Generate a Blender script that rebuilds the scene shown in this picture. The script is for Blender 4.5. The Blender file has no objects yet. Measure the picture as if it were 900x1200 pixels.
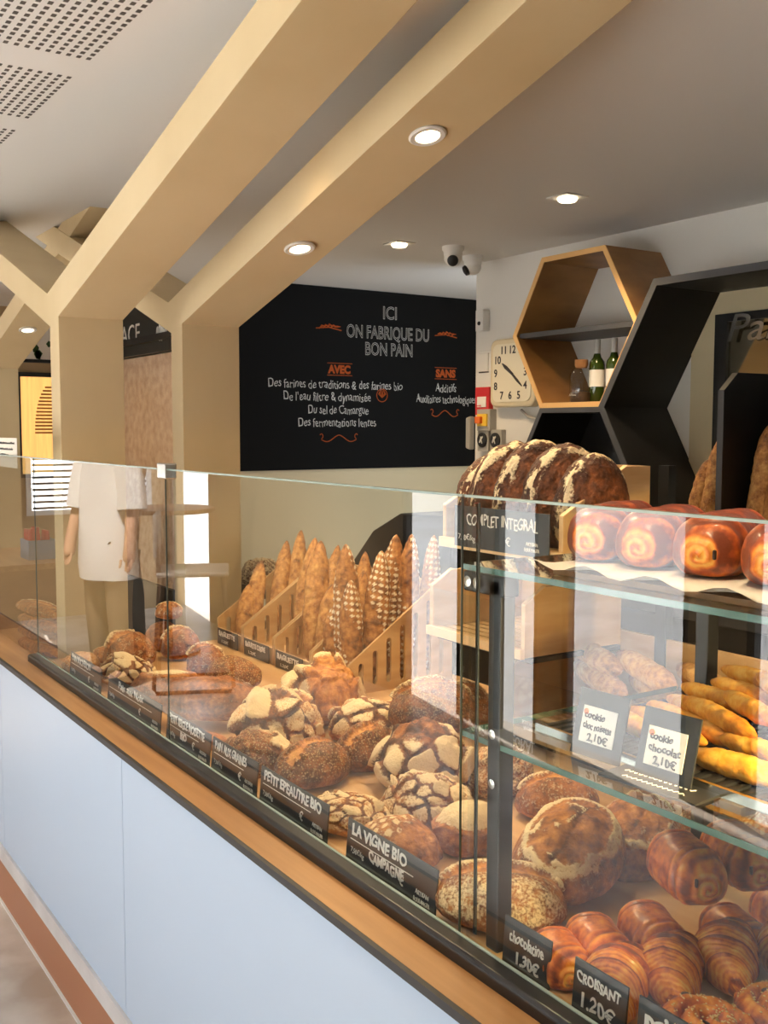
import bpy, bmesh, math, random
import numpy as np
from mathutils import Vector, Matrix
PI = math.pi
scn = bpy.context.scene
COL = scn.collection
random.seed(7)

# ------------------------------------------------------------------ camera, world, sun, exposure
cam_d = bpy.data.cameras.new('camera'); cam = bpy.data.objects.new('camera', cam_d); COL.objects.link(cam)
cam_d.sensor_fit = 'HORIZONTAL'; cam_d.sensor_width = 36.0; cam_d.lens = 36.0 * 1207.0 / 900.0
cam_d.clip_start = 0.05; cam_d.clip_end = 200
def cam_axes(yaw, pitch, roll):
    a = Vector((-math.cos(yaw)*math.cos(pitch), math.sin(yaw)*math.cos(pitch), -math.sin(pitch)))
    r = Vector((math.sin(yaw), math.cos(yaw), 0)); u = r.cross(a)
    return (r*math.cos(roll)+u*math.sin(roll), u*math.cos(roll)-r*math.sin(roll), a)
R_, U_, F_ = cam_axes(math.radians(33.53), math.radians(4.58), math.radians(0.085))
cam.matrix_world = Matrix(((R_.x, U_.x, -F_.x, 0), (R_.y, U_.y, -F_.y, 0), (R_.z, U_.z, -F_.z, 1.55), (0, 0, 0, 1)))
scn.camera = cam
scn.view_settings.view_transform = 'Standard'; scn.view_settings.look = 'None'
scn.view_settings.gamma = 1.0; scn.view_settings.use_curve_mapping = False
scn.view_settings.exposure = 0.07
scn.cycles.transparent_max_bounces = 32
scn.cycles.max_bounces = 8; scn.cycles.diffuse_bounces = 4
scn.cycles.sample_clamp_indirect = 6.0
scn.cycles.use_denoising = True

world = bpy.data.worlds.new('sky'); scn.world = world; world.use_nodes = True
wn = world.node_tree.nodes; wl = world.node_tree.links
bg = wn['Background']; bg.inputs['Color'].default_value = (0.78, 0.88, 1.0, 1); bg.inputs['Strength'].default_value = 4.0

sun_d = bpy.data.lights.new('sun', 'SUN'); sun_d.energy = 40.0; sun_d.angle = math.radians(1.0); sun_d.color = (1.0, 0.965, 0.92)
sun = bpy.data.objects.new('sun', sun_d); COL.objects.link(sun); sun.location = (-4, -10, 10)
sun.rotation_euler = Vector((0.75, 0.12, -1.0)).to_track_quat('-Z', 'Y').to_euler()

WARM = (1.0, 0.73, 0.42)
def spot(name, loc, tgt, power, size=80, blend=0.6, color=WARM, radius=0.05):
    d = bpy.data.lights.new(name, 'SPOT'); d.energy = power; d.spot_size = math.radians(size); d.spot_blend = blend
    d.color = color; d.shadow_soft_size = radius
    o = bpy.data.objects.new(name, d); COL.objects.link(o); o.location = loc
    o.rotation_euler = (Vector(tgt)-Vector(loc)).to_track_quat('-Z', 'Y').to_euler(); return o
# unseen ceiling spots added over the display (out of frame above) to warm the breads
for (x, y, p) in ((-0.3, 1.25, 14), (-1.0, 1.35, 22), (-1.75, 1.3, 24), (-2.5, 1.3, 22)):
    spot('added_ceiling_spot', (x, y, 2.44), (x-0.1, y-0.02, 0.85), p, 70, 0.7)

spot('added_counter_spot', (-3.9, 0.30, 2.46), (-3.86, 1.03, 0.8), 34, 42, 0.8)  # unseen lamp added to brighten the stacked long loaves
spot('added_counter_spot', (-0.55, 0.42, 2.46), (-0.85, 1.02, 0.85), 46, 46, 0.8)  # unseen lamp added on the customer side to brighten the croissants
spot('added_counter_spot', (-1.6, 0.42, 2.46), (-1.7, 1.05, 0.85), 22, 50, 0.8)  # another unseen lamp, added for the front breads
spot('added_room_spot', (-5.35, 0.45, 2.46), (-6.0, -0.3, 1.0), 420, 80, 0.6, (1.0, 0.95, 0.88))  # unseen lamp added to brighten the white shirt reflected in the glass

# ------------------------------------------------------------------ helpers
def lin(c):
    c = c/255.0
    return c/12.92 if c <= 0.04045 else ((c+0.055)/1.055)**2.4
def rgb(r, g, b): return (lin(r), lin(g), lin(b), 1.0)

MATS = {}
def mat(name, col, rough=0.5, metal=0.0, emit=None, emit_s=0.0, noise=None, bump=None, spec=0.5, alpha=1.0, coat=0.0):
    """noise=(scale, colour2, stretch xyz); bump=(scale, strength)"""
    m = bpy.data.materials.new(name); m.use_nodes = True; MATS[name] = m
    nt = m.node_tree; b = nt.nodes['Principled BSDF']
    b.inputs['Base Color'].default_value = col; b.inputs['Roughness'].default_value = rough
    b.inputs['Metallic'].default_value = metal; b.inputs['Specular IOR Level'].default_value = spec
    if coat: b.inputs['Coat Weight'].default_value = coat; b.inputs['Coat Roughness'].default_value = 0.15
    if emit: b.inputs['Emission Color'].default_value = emit; b.inputs['Emission Strength'].default_value = emit_s
    if noise or bump:
        tc = nt.nodes.new('ShaderNodeTexCoord')
    if noise:
        mp = nt.nodes.new('ShaderNodeMapping'); mp.inputs['Scale'].default_value = noise[2]
        nz = nt.nodes.new('ShaderNodeTexNoise'); nz.inputs['Scale'].default_value = noise[0]; nz.inputs['Detail'].default_value = 5
        rp = nt.nodes.new('ShaderNodeValToRGB'); rp.color_ramp.elements[0].color = col; rp.color_ramp.elements[1].color = noise[1]
        rp.color_ramp.elements[0].position = 0.35; rp.color_ramp.elements[1].position = 0.68
        nt.links.new(tc.outputs['Object'], mp.inputs['Vector']); nt.links.new(mp.outputs['Vector'], nz.inputs['Vector'])
        nt.links.new(nz.outputs['Fac'], rp.inputs['Fac']); nt.links.new(rp.outputs['Color'], b.inputs['Base Color'])
    if bump:
        n2 = nt.nodes.new('ShaderNodeTexNoise'); n2.inputs['Scale'].default_value = bump[0]; n2.inputs['Detail'].default_value = 6
        bp = nt.nodes.new('ShaderNodeBump'); bp.inputs['Strength'].default_value = bump[1]; bp.inputs['Distance'].default_value = 0.01
        nt.links.new(tc.outputs['Object'], n2.inputs['Vector']); nt.links.new(n2.outputs['Fac'], bp.inputs['Height'])
        nt.links.new(bp.outputs['Normal'], b.inputs['Normal'])
    return m

def glass_mat(name, tint, ior=1.5, rough=0.0):
    m = bpy.data.materials.new(name); m.use_nodes = True; nt = m.node_tree; nt.nodes.clear()
    out = nt.nodes.new('ShaderNodeOutputMaterial'); mx = nt.nodes.new('ShaderNodeMixShader')
    tr = nt.nodes.new('ShaderNodeBsdfTransparent'); tr.inputs['Color'].default_value = tint
    gl = nt.nodes.new('ShaderNodeBsdfGlossy'); gl.inputs['Roughness'].default_value = rough
    fr = nt.nodes.new('ShaderNodeFresnel'); fr.inputs['IOR'].default_value = ior
    geo = nt.nodes.new('ShaderNodeNewGeometry'); inv = nt.nodes.new('ShaderNodeMath'); inv.operation = 'MULTIPLY'
    front = nt.nodes.new('ShaderNodeMath'); front.operation = 'SUBTRACT'; front.inputs[0].default_value = 1.0
    nt.links.new(geo.outputs['Backfacing'], front.inputs[1])
    two = nt.nodes.new('ShaderNodeMath'); two.operation = 'MULTIPLY'; two.use_clamp = True; two.inputs[1].default_value = 1.85; nt.links.new(fr.outputs['Fac'], two.inputs[0])
    nt.links.new(two.outputs[0], inv.inputs[0]); nt.links.new(front.outputs[0], inv.inputs[1])
    nt.links.new(inv.outputs[0], mx.inputs['Fac']); nt.links.new(tr.outputs[0], mx.inputs[1]); nt.links.new(gl.outputs[0], mx.inputs[2])
    nt.links.new(mx.outputs[0], out.inputs['Surface']); MATS[name] = m
    return m

mat('birch', rgb(208,187,147), 0.55, noise=(2.2, rgb(198,175,133), (1, 1, 0.35)), bump=(60, 0.03))
mat('ledge_wood', rgb(178,132,82), 0.42, noise=(9, rgb(156,110,62), (0.25, 4, 4)))
mat('crate_wood', rgb(214,178,130), 0.5, noise=(10, rgb(194,154,104), (1, 0.6, 3)))
mat('crate_edge', rgb(226,190,140), 0.5)
mat('oak', rgb(164,118,66), 0.45, noise=(8, rgb(132,92,50), (1, 0.4, 1)))
mat('oak_edge', rgb(222,176,112), 0.45)
mat('bed_wood', rgb(206,164,112), 0.5, noise=(8, rgb(186,140,88), (0.3, 3, 3)))
mat('white_panel', rgb(192,210,232), 0.3)
mat('white_paint', rgb(226,224,218), 0.7)
mat('ceiling_paint', rgb(218,216,212), 0.8)
mat('beige_paint', rgb(204,188,152), 0.7)
mat('tan_paint', rgb(176,150,112), 0.7)
mat('board_black', rgb(11,10,9), 0.85, spec=0.2)
mat('black_laminate', rgb(17,17,18), 0.5)
mat('black_edge', rgb(66,67,70), 0.5)
mat('black_metal', rgb(34,36,38), 0.4, metal=0.2)
mat('rail_black', rgb(26,24,22), 0.3)
mat('strip_black', rgb(48,46,48), 0.5)
mat('joint_grey', rgb(70,78,76), 0.3)
mat('copper', rgb(186,126,92), 0.42, metal=0.25)
mat('marble', rgb(226,214,200), 0.25, noise=(2.6, rgb(176,158,140), (1, 1, 1)))
mat('marble_trim', rgb(226,222,220), 0.3, noise=(6, rgb(200,194,192), (1, 1, 1)))
mat('chalk', rgb(238,236,230), 0.8)
mat('chalk_orange', rgb(200,92,34), 0.8)
mat('chalk_board', rgb(196,193,186), 0.9, spec=0.1)
mat('chalk_rust', rgb(168,80,38), 0.9, spec=0.1)
mat('slate', rgb(36,40,42), 0.35)
mat('card_white', rgb(236,234,228), 0.6)
mat('ink', rgb(40,36,44), 0.7)
mat('chrome', rgb(214,214,212), 0.18, metal=1.0)
mat('plastic_white', rgb(228,226,220), 0.4)
mat('plastic_grey', rgb(170,166,158), 0.5)
mat('cream_plastic', rgb(206,192,160), 0.4)
mat('clock_face', rgb(216,208,186), 0.6)
mat('red', rgb(196,40,44), 0.4)
mat('orange', rgb(226,110,30), 0.45)
mat('yellow', rgb(232,190,60), 0.5)
mat('blue_box', rgb(120,146,176), 0.5)
mat('bottle_green', rgb(52,70,22), 0.08, coat=0.3)
mat('capsule', rgb(206,206,200), 0.35)
mat('cork', rgb(150,104,62), 0.8)
mat('paper', rgb(232,226,216), 0.75)
mat('baking_paper', rgb(222,204,172), 0.8)
mat('shade_glow', rgb(255,240,220), 0.5, emit=(1.0, 0.80, 0.52, 1), emit_s=9.0)
mat('poster_glow', rgb(236,180,96), 0.5, emit=rgb(246,196,112), emit_s=1.0, noise=(5, rgb(206,140,62), (1, 6, 0.4)))
mat('hive_straw', rgb(150,96,44), 0.7, emit=rgb(168,104,44), emit_s=0.25)
mat('leaf', rgb(40,66,30), 0.6)
mat('copper_relief', rgb(238,212,184), 0.35, metal=0.1, noise=(14, rgb(212,174,140), (1, 1, 1)), bump=(22, 1.0))
mat('skin', rgb(206,160,130), 0.5)
mat('shirt', rgb(236,234,230), 0.8)
mat('trousers', rgb(150,128,98), 0.8)
mat('hair', rgb(52,36,24), 0.6)
mat('dark_leather', rgb(34,32,36), 0.5)
mat('seat_grey', rgb(150,146,140), 0.5)
mat('bronze_tube', rgb(96,66,44), 0.35, metal=0.5)
mat('straw', rgb(150,112,72), 0.7)
mat('pavement', rgb(208,208,208), 0.8, noise=(1.5, rgb(190,188,184), (1, 1, 1)))
mat('facade_stone', rgb(128,118,102), 0.8, noise=(0.5, rgb(96,92,84), (1, 1, 1)))
mat('dark_slot', rgb(80,74,68), 0.9)
mat('seed_pale', rgb(238,206,140), 0.5)
mat('choc', rgb(44,22,14), 0.4)
mat('green_paper', rgb(70,130,90), 0.6)
mat('jar_content', rgb(60,44,30), 0.6)
glass_mat('pane_glass', (0.97, 0.985, 0.975, 1))
glass_mat('shelf_glass', (0.90, 0.96, 0.94, 1))
glass_mat('jar_glass', (0.93, 0.95, 0.94, 1))
mat('glass_edge', rgb(58,104,92), 0.15, coat=0.4)
mat('pane_edge', rgb(150,166,158), 0.2)

def bread_mat(name, cols, flour, rough=0.62, coat=0.0, fine=55.0, bumps=0.5):
    m = bpy.data.materials.new(name); m.use_nodes = True; nt = m.node_tree; N = nt.nodes; K = nt.links
    b = N['Principled BSDF']; b.inputs['Roughness'].default_value = rough; b.inputs['Specular IOR Level'].default_value = 0.35
    if coat: b.inputs['Coat Weight'].default_value = coat; b.inputs['Coat Roughness'].default_value = 0.22
    tc = N.new('ShaderNodeTexCoord')
    def att(nm):
        a = N.new('ShaderNodeAttribute'); a.attribute_name = nm; return a.outputs['Fac']
    def nz(s, d=5):
        n = N.new('ShaderNodeTexNoise'); n.inputs['Scale'].default_value = s; n.inputs['Detail'].default_value = d
        K.new(tc.outputs['Object'], n.inputs['Vector']); return n.outputs['Fac']
    def mth(op, a, bb, clamp=False):
        q = N.new('ShaderNodeMath'); q.operation = op; q.use_clamp = clamp
        for i, v in enumerate((a, bb)):
            if isinstance(v, (int, float)): q.inputs[i].default_value = v
            else: K.new(v, q.inputs[i])
        return q.outputs[0]
    n1 = nz(85); n2 = nz(fine*4.5, 6); n3 = nz(26, 4)
    t = mth('ADD', att('tone'), mth('MULTIPLY', mth('SUBTRACT', n1, 0.45), 1.0))
    t = mth('ADD', t, mth('MULTIPLY', mth('SUBTRACT', n3, 0.5), 1.1), True)
    rp = N.new('ShaderNodeValToRGB'); e = rp.color_ramp.elements
    e[0].position = 0.0; e[0].color = cols[0]; e[1].position = 1.0; e[1].color = cols[-1]
    for i, c in enumerate(cols[1:-1]):
        q = e.new((i+1)/(len(cols)-1)); q.color = c
    K.new(t, rp.inputs['Fac'])
    fl = mth('ADD', att('flour'), mth('MULTIPLY', mth('SUBTRACT', n2, 0.5), 1.5))
    fl = mth('MULTIPLY', mth('SUBTRACT', fl, 0.38), 2.6, True)
    fl = mth('MULTIPLY', fl, mth('ADD', 0.35, att('flour'), True))
    mx = N.new('ShaderNodeMixRGB'); K.new(fl, mx.inputs['Fac']); K.new(rp.outputs['Color'], mx.inputs['Color1']); mx.inputs['Color2'].default_value = flour
    # seeds
    vo = N.new('ShaderNodeTexVoronoi'); vo.inputs['Scale'].default_value = 230.0; K.new(tc.outputs['Object'], vo.inputs['Vector'])
    sd = mth('LESS_THAN', vo.outputs['Distance'], 0.42)
    sdm = mth('MULTIPLY', sd, att('seed'), True)
    rpc = N.new('ShaderNodeValToRGB'); rpc.color_ramp.elements[0].color = rgb(96,66,40); rpc.color_ramp.elements[1].color = rgb(226,190,134)
    sep = N.new('ShaderNodeSeparateColor'); K.new(vo.outputs['Color'], sep.inputs[0]); K.new(sep.outputs[0], rpc.inputs['Fac'])
    mx2 = N.new('ShaderNodeMixRGB'); K.new(sdm, mx2.inputs['Fac']); K.new(mx.outputs['Color'], mx2.inputs['Color1']); K.new(rpc.outputs['Color'], mx2.inputs['Color2'])
    K.new(mx2.outputs['Color'], b.inputs['Base Color'])
    hgt = mth('ADD', mth('MULTIPLY', n1, 0.8), mth('MULTIPLY', n2, 0.5)); hgt = mth('ADD', hgt, mth('MULTIPLY', sdm, 0.6))
    bp = N.new('ShaderNodeBump'); bp.inputs['Strength'].default_value = bumps; bp.inputs['Distance'].default_value = 0.005
    K.new(hgt, bp.inputs['Height']); K.new(bp.outputs['Normal'], b.inputs['Normal'])
    MATS[name] = m
bread_mat('crust', (rgb(228,164,88), rgb(198,128,64), rgb(164,100,52), rgb(118,72,40), rgb(74,46,28)), rgb(240,212,164), bumps=0.9)
bread_mat('crust_rye', (rgb(164,96,50), rgb(118,68,36), rgb(84,48,28), rgb(60,36,24)), rgb(232,208,166), bumps=1.4, fine=40)
bread_mat('crust_baguette', (rgb(230,186,120), rgb(208,154,92), rgb(172,116,68), rgb(112,72,44)), rgb(240,226,200), fine=70, bumps=0.8)
bread_mat('crust_finger', (rgb(244,192,90), rgb(232,162,54), rgb(204,124,38), rgb(152,84,26)), rgb(244,214,150), fine=90, bumps=0.25)
bread_mat('pastry', (rgb(248,190,92), rgb(240,156,62), rgb(220,118,40), rgb(178,80,30), rgb(124,52,24)), rgb(240,200,130), rough=0.38, coat=0.35, fine=80, bumps=0.22)

class MB:
    """collects shapes, builds them as one mesh object"""
    def __init__(s): s.v = []; s.f = []
    def add(s, v, f):
        n = len(s.v); s.v += [tuple(p) for p in v]; s.f += [tuple(i+n for i in q) for q in f]; return s
    def box(s, x0, x1, y0, y1, z0, z1):
        v = [(x, y, z) for x in (x0, x1) for y in (y0, y1) for z in (z0, z1)]
        return s.add(v, [(0,1,3,2), (4,6,7,5), (0,4,5,1), (2,3,7,6), (0,2,6,4), (1,5,7,3)])
    def prism(s, poly, a, b, axis='y'):
        """poly: 2D outline; axis y -> (x,z), x -> (y,z), z -> (x,y)"""
        def P(p, t): return {'y': (p[0], t, p[1]), 'x': (t, p[0], p[1]), 'z': (p[0], p[1], t)}[axis]
        n = len(poly); v = [P(p, a) for p in poly]+[P(p, b) for p in poly]
        f = [tuple(range(n)), tuple(range(2*n-1, n-1, -1))]+[(i, n+i, n+(i+1) % n, (i+1) % n) for i in range(n)]
        return s.add(v, f)
    def tube(s, pts, r, n=10, cap=True):
        pts = [Vector(p) for p in pts]; rr = r if isinstance(r, (list, tuple)) else [r]*len(pts)
        v = []; f = []
        up = Vector((0, 0, 1)); prev = None
        for i, p in enumerate(pts):
            d = (pts[min(i+1, len(pts)-1)]-pts[max(i-1, 0)]).normalized()
            if prev is None:
                a = d.cross(up if abs(d.z) < 0.95 else Vector((1, 0, 0))).normalized()
            else:
                a = (prev-d*prev.dot(d)).normalized()
            prev = a; b = d.cross(a)
            for k in range(n):
                t = 2*PI*k/n; v.append(p+(a*math.cos(t)+b*math.sin(t))*rr[i])
        for i in range(len(pts)-1):
            for k in range(n):
                f.append((i*n+k, i*n+(k+1) % n, (i+1)*n+(k+1) % n, (i+1)*n+k))
        if cap: f.append(tuple(range(n))[::-1]); f.append(tuple((len(pts)-1)*n+k for k in range(n)))
        return s.add(v, f)
    def lathe(s, prof, c=(0,0,0), n=24, axis='z'):
        v = []; f = []
        for (r, h) in prof:
            for k in range(n):
                t = 2*PI*k/n; q = (r*math.cos(t), r*math.sin(t), h)
                if axis == 'y': q = (q[0], -q[2], q[1])
                if axis == 'x': q = (q[2], q[0], q[1])
                v.append((c[0]+q[0], c[1]+q[1], c[2]+q[2]))
        m = len(prof)
        for i in range(m-1):
            for k in range(n): f.append((i*n+k, i*n+(k+1) % n, (i+1)*n+(k+1) % n, (i+1)*n+k))
        f.append(tuple(range(n))[::-1]); f.append(tuple((m-1)*n+k for k in range(n)))
        return s.add(v, f)
    def build(s, name, m, parent=None, bevel=0.0, smooth=False, local=False):
        v = np.array(s.v, float)
        if parent is None:
            c = np.array([(v[:,0].min()+v[:,0].max())/2, (v[:,1].min()+v[:,1].max())/2, v[:,2].min()])
        elif local: c = np.zeros(3)
        else:
            c = np.zeros(3); q = parent
            while q is not None: c += np.array(q.location); q = q.parent
        me = bpy.data.meshes.new(name); me.from_pydata([tuple(p) for p in (v-c)], [], s.f)
        bm = bmesh.new(); bm.from_mesh(me); bmesh.ops.recalc_face_normals(bm, faces=bm.faces); bm.to_mesh(me); bm.free()
        me.materials.append(MATS[m])
        if smooth:
            me.polygons.foreach_set('use_smooth', [True]*len(me.polygons))
            try: me.set_sharp_from_angle(angle=math.radians(40))
            except Exception: pass
        o = bpy.data.objects.new(name, me); COL.objects.link(o)
        if parent is None: o.location = tuple(c)
        else: o.parent = parent
        if bevel:
            b = o.modifiers.new('bevel', 'BEVEL'); b.width = bevel; b.segments = 2; b.limit_method = 'ANGLE'
        return o

def tag(o, label, cat, group=None):
    o['label'] = label; o['category'] = cat
    if group: o['group'] = group
    return o
def thing(name, loc, label, cat, group=None, rz=0.0):
    o = bpy.data.objects.new(name, None); COL.objects.link(o); o.location = loc; o.rotation_euler = (0, 0, rz)
    o.empty_display_size = 0.05
    return tag(o, label, cat, group)
def struct(o): o['kind'] = 'structure'; return o
def copy_tree(o, parent=None):
    c = o.copy(); COL.objects.link(c)
    if parent: c.parent = parent
    for ch in list(o.children): copy_tree(ch, c)
    return c

def text(name, body, m, parent, loc, rot, width=None, size=None, outline=0.0, hand=True, thick=0.0, align='LEFT', shear=0.0):
    """lettering mesh; width fits the line to that many metres"""
    cu = bpy.data.curves.new(name, 'FONT'); cu.body = body; cu.size = size or 0.05; cu.shear = shear
    cu.resolution_u = 3; cu.align_x = align
    if outline: cu.fill_mode = 'NONE'; cu.bevel_depth = outline; cu.bevel_resolution = 0
    else:
        cu.extrude = 0.0004; cu.offset = thick
    t = bpy.data.objects.new(name, cu); COL.objects.link(t)
    dg = bpy.context.evaluated_depsgraph_get(); ev = t.evaluated_get(dg)
    me = bpy.data.meshes.new_from_object(ev); bpy.data.objects.remove(t); bpy.data.curves.remove(cu)
    me.name = name; me.materials.clear(); me.materials.append(MATS[m])
    n = len(me.vertices); co = np.zeros(n*3); me.vertices.foreach_get('co', co); co = co.reshape(-1, 3)
    h = co[:,1].max()
    if width:
        k = width/max(1e-6, co[:,0].max()-co[:,0].min()); 
        if size: co[:,0] *= k
        else: co[:,:2] *= k; h *= k
    if hand:
        co[:,1] += 0.07*h*np.sin(co[:,0]/h*2.1+len(body))+0.05*h*np.sin(co[:,0]/h*5.3)
        co[:,0] += 0.05*h*np.sin(co[:,1]/h*6+co[:,0]/h*3)
    me.vertices.foreach_set('co', co.ravel()); me.update()
    o = bpy.data.objects.new(name, me); COL.objects.link(o); o.parent = parent
    o.location = loc; o.rotation_euler = rot
    return o

def scribble(m, parent, loc, rot, width, h, seed=0):
    """a line of writing too small to read in the photo: one wavering stroke"""
    r = random.Random(seed); n = max(8, int(width/h*2.2)); mb = MB()
    mb.tube([(width*k/n, h*(0.15+0.75*(k % 2))*r.uniform(0.5, 1.0), 0) for k in range(n+1)], h*0.09, 5)
    o = mb.build('lettering', m, parent, local=True); o.location = loc; o.rotation_euler = rot; return o

# ------------------------------------------------------------------ room shell
CEIL = 2.515
GY = 0.864        # sneeze glass plane
struct(MB().box(-8.6, 2.1, -1.8, 5.3, -0.1, 0.0).build('floor', 'marble'))
struct(MB().box(-60, 40, -70, -1.72, -0.14, -0.04).build('ground', 'pavement'))
struct(MB().box(-60, 30, -20, -17, -0.04, 7.5).build('wall_opposite', 'facade_stone'))
ceiling = struct(MB().box(-8.6, 2.1, -1.8, 5.3, CEIL, CEIL+0.12).build('ceiling', 'ceiling_paint'))
# perforated acoustic fields let into the ceiling
pm = MB()
def perf(x0, x1, y0, y1):
    x = x0
    while x < x1:
        y = y1
        while y > y0:
            pm.box(x, x+0.017, y-0.011, y, CEIL-0.0012, CEIL+0.002); y -= 0.0262
        x += 0.0335
perf(-2.75, -2.29, 0.30, 0.895); perf(-3.36, -2.90, 0.45, 0.895); perf(-3.97, -3.51, 0.5, 0.895)
o = pm.build('perforation', 'dark_slot', ceiling); o['kind'] = 'stuff'
struct(MB().box(-4.79, 2.1, 3.82, 3.97, 0, CEIL).build('wall_back', 'white_paint'))
struct(MB().box(-6.26, -4.6, 5.1, 5.25, 0, CEIL).build('wall_recess', 'beige_paint'))
we = struct(MB().box(-6.26, -6.13, 2.88, 5.25, 0, CEIL).build('wall_end', 'beige_paint'))
struct(MB().box(-8.6, -6.262, 2.882, 3.0, 0, CEIL).build('wall_return', 'beige_paint'))
# far wall with a window opening
w = MB(); w.box(-8.6, -8.5, -0.45, 3.0, 0, CEIL); w.box(-8.6, -8.5, -1.8, -1.5, 0, CEIL); w.box(-8.6, -8.5, -1.5, -0.45, 0, 0.85); w.box(-8.6, -8.5, -1.5, -0.45, 1.75, CEIL)
struct(w.build('wall_far', 'tan_paint'))
struct(MB().box(2.0, 2.1, -1.8, 5.3, 0, CEIL).build('wall_right', 'white_paint'))
# shop front with tall openings
OPEN = [(-8.46, -7.62), (-4.9, -4.35), (-4.07, -3.73), (-3.56, -2.81), (-2.53, -1.75), (-1.55, -0.55)]
w = MB(); x = -8.6
for a, b in OPEN: w.box(x, a, -1.71, -1.65, 0, CEIL); w.box(a, b, -1.71, -1.65, 2.38, CEIL); x = b
w.box(x, 2.1, -1.71, -1.65, 0, CEIL)
struct(w.build('wall_front', 'tan_paint'))
for i, (a, b) in enumerate(OPEN):
    m = MB(); t = 0.035
    m.box(a, a+t, -1.70, -1.66, 0, 2.38); m.box(b-t, b, -1.70, -1.66, 0, 2.38); m.box(a, b, -1.70, -1.66, 2.345, 2.38)
    struct(m.build('window_%d' % (i+1), 'black_metal'))
    pd = bpy.data.lights.new('daylight_portal', 'AREA'); pd.shape = 'RECTANGLE'; pd.size = b-a; pd.size_y = 2.38; pd.cycles.is_portal = True
    po = bpy.data.objects.new('daylight_portal', pd); COL.objects.link(po); po.location = ((a+b)/2, -1.705, 1.19); po.rotation_euler = (-PI/2, 0, 0)
# window with blind on the far wall
m = MB(); m.box(-8.52, -8.48, -1.5, -1.46, 0.85, 1.75); m.box(-8.52, -8.48, -0.49, -0.45, 0.85, 1.75); m.box(-8.52, -8.48, -1.46, -0.49, 0.85, 0.89); m.box(-8.52, -8.48, -1.46, -0.49, 1.71, 1.75)
wf = struct(m.build('window_9', 'plastic_white'))
m = MB()
for k in range(16): m.box(-8.5, -8.47, -1.45, -0.5, 0.9+k*0.05, 0.918+k*0.05)
m.build('blind', 'strip_black', wf)

# black menu wall panel
bd = MB().box(-6.129, -6.11, 2.93, 5.09, 1.277, CEIL-0.002).build('menu_board', 'board_black')
tag(bd, 'large black wall board with white and orange French lettering above beige wall', 'board')
RB = (PI/2, 0, PI/2)
def btext(body, y, z, width, m='chalk_board', size=None, outline=0.0, hand=True, thick=0.0, nm='lettering'):
    zl = z-1.277; yl = y-4.01
    return text(nm, body, m, bd, (0.0113, yl-width/2, zl), RB, width=width, size=size, outline=outline, hand=hand, thick=thick)
btext('ICI', 4.09, 2.325, 0.115, size=0.125, outline=0.0022, hand=False)
btext('ON FABRIQUE DU', 4.085, 2.185, 0.70, size=0.125, outline=0.0022, hand=False)
btext('BON PAIN', 4.085, 2.07, 0.40, size=0.125, outline=0.0022, hand=False)
for (s, y) in (('AVEC', 3.683), ('SANS', 4.591)):
    btext(s, y, 1.935, 0.18, 'chalk_rust', size=0.075, hand=False, thick=0.004)
    m = MB(); m.box(-6.1095, -6.1085, y-0.1, y+0.1, 2.0, 2.004); m.box(-6.1095, -6.1085, y-0.1, y+0.1, 1.918, 1.922)
    m.build('lettering_rule', 'chalk_rust', bd)
for (s, y, z, wd) in (('Des farines de traditions & des farines bio', 3.663, 1.83, 1.07), ('De l\'eau filtre & dynamisée', 3.585, 1.745, 0.69),
                      ('Du sel de Camargue', 3.669, 1.657, 0.48), ('Des fermentations lentes', 3.662, 1.57, 0.62),
                      ('Additifs', 4.592, 1.825, 0.19), ('Auxiliaires technologiques', 4.60, 1.745, 0.55)):
    btext(s, y, z, wd, size=0.085, thick=-0.0004)
def flourish(y, z, wd, nm='flourish'):
    m = MB(); pts = []
    for k in range(33):
        u = -1+2*k/32; pts.append((-6.109, y+u*wd/2, z+0.018*math.cos(u*PI*1.5)-0.012*abs(u)))
    m.tube(pts, 0.0035, 6)
    for sg in (-1, 1):
        m.tube([(-6.109, y+sg*(wd/2-0.012*math.sin(t)), z-0.005+0.016*(1-math.cos(t))) for t in np.linspace(0, 4.2, 10)], 0.003, 6)
    m.build(nm, 'chalk_rust', bd)
flourish(3.675, 1.493, 0.28); flourish(4.585, 1.672, 0.24)
for (y, sg) in ((3.595, 1), (4.59, -1)):
    m = MB()
    for k in range(5):
        yy = y-0.075+0.03*k; m.tube([(-6.109, yy, 2.238+0.004*sg*(k-2)), (-6.109, yy+0.02, 2.262-0.006*abs(k-2)), (-6.109, yy+0.05, 2.25)], [0.003, 0.008, 0.002], 6)
    m.tube([(-6.109, y-0.10, 2.232), (-6.109, y, 2.243), (-6.109, y+0.10, 2.225)], 0.004, 6)
    m.build('wheat_ear', 'chalk_rust', bd)
m = MB()
for k in range(3): m.tube([(-6.109, 4.03, 1.775), (-6.109, 4.005+0.025*k, 1.80), (-6.109, 4.02+0.01*k, 1.83)], [0.004, 0.009, 0.002], 6)
m.tube([(-6.109, 4.03+0.045*math.cos(t), 1.79+0.045*math.sin(t)) for t in np.linspace(0, 2*PI, 20)], 0.003, 6)
m.build('drop_mark', 'chalk_rust', bd)

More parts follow.
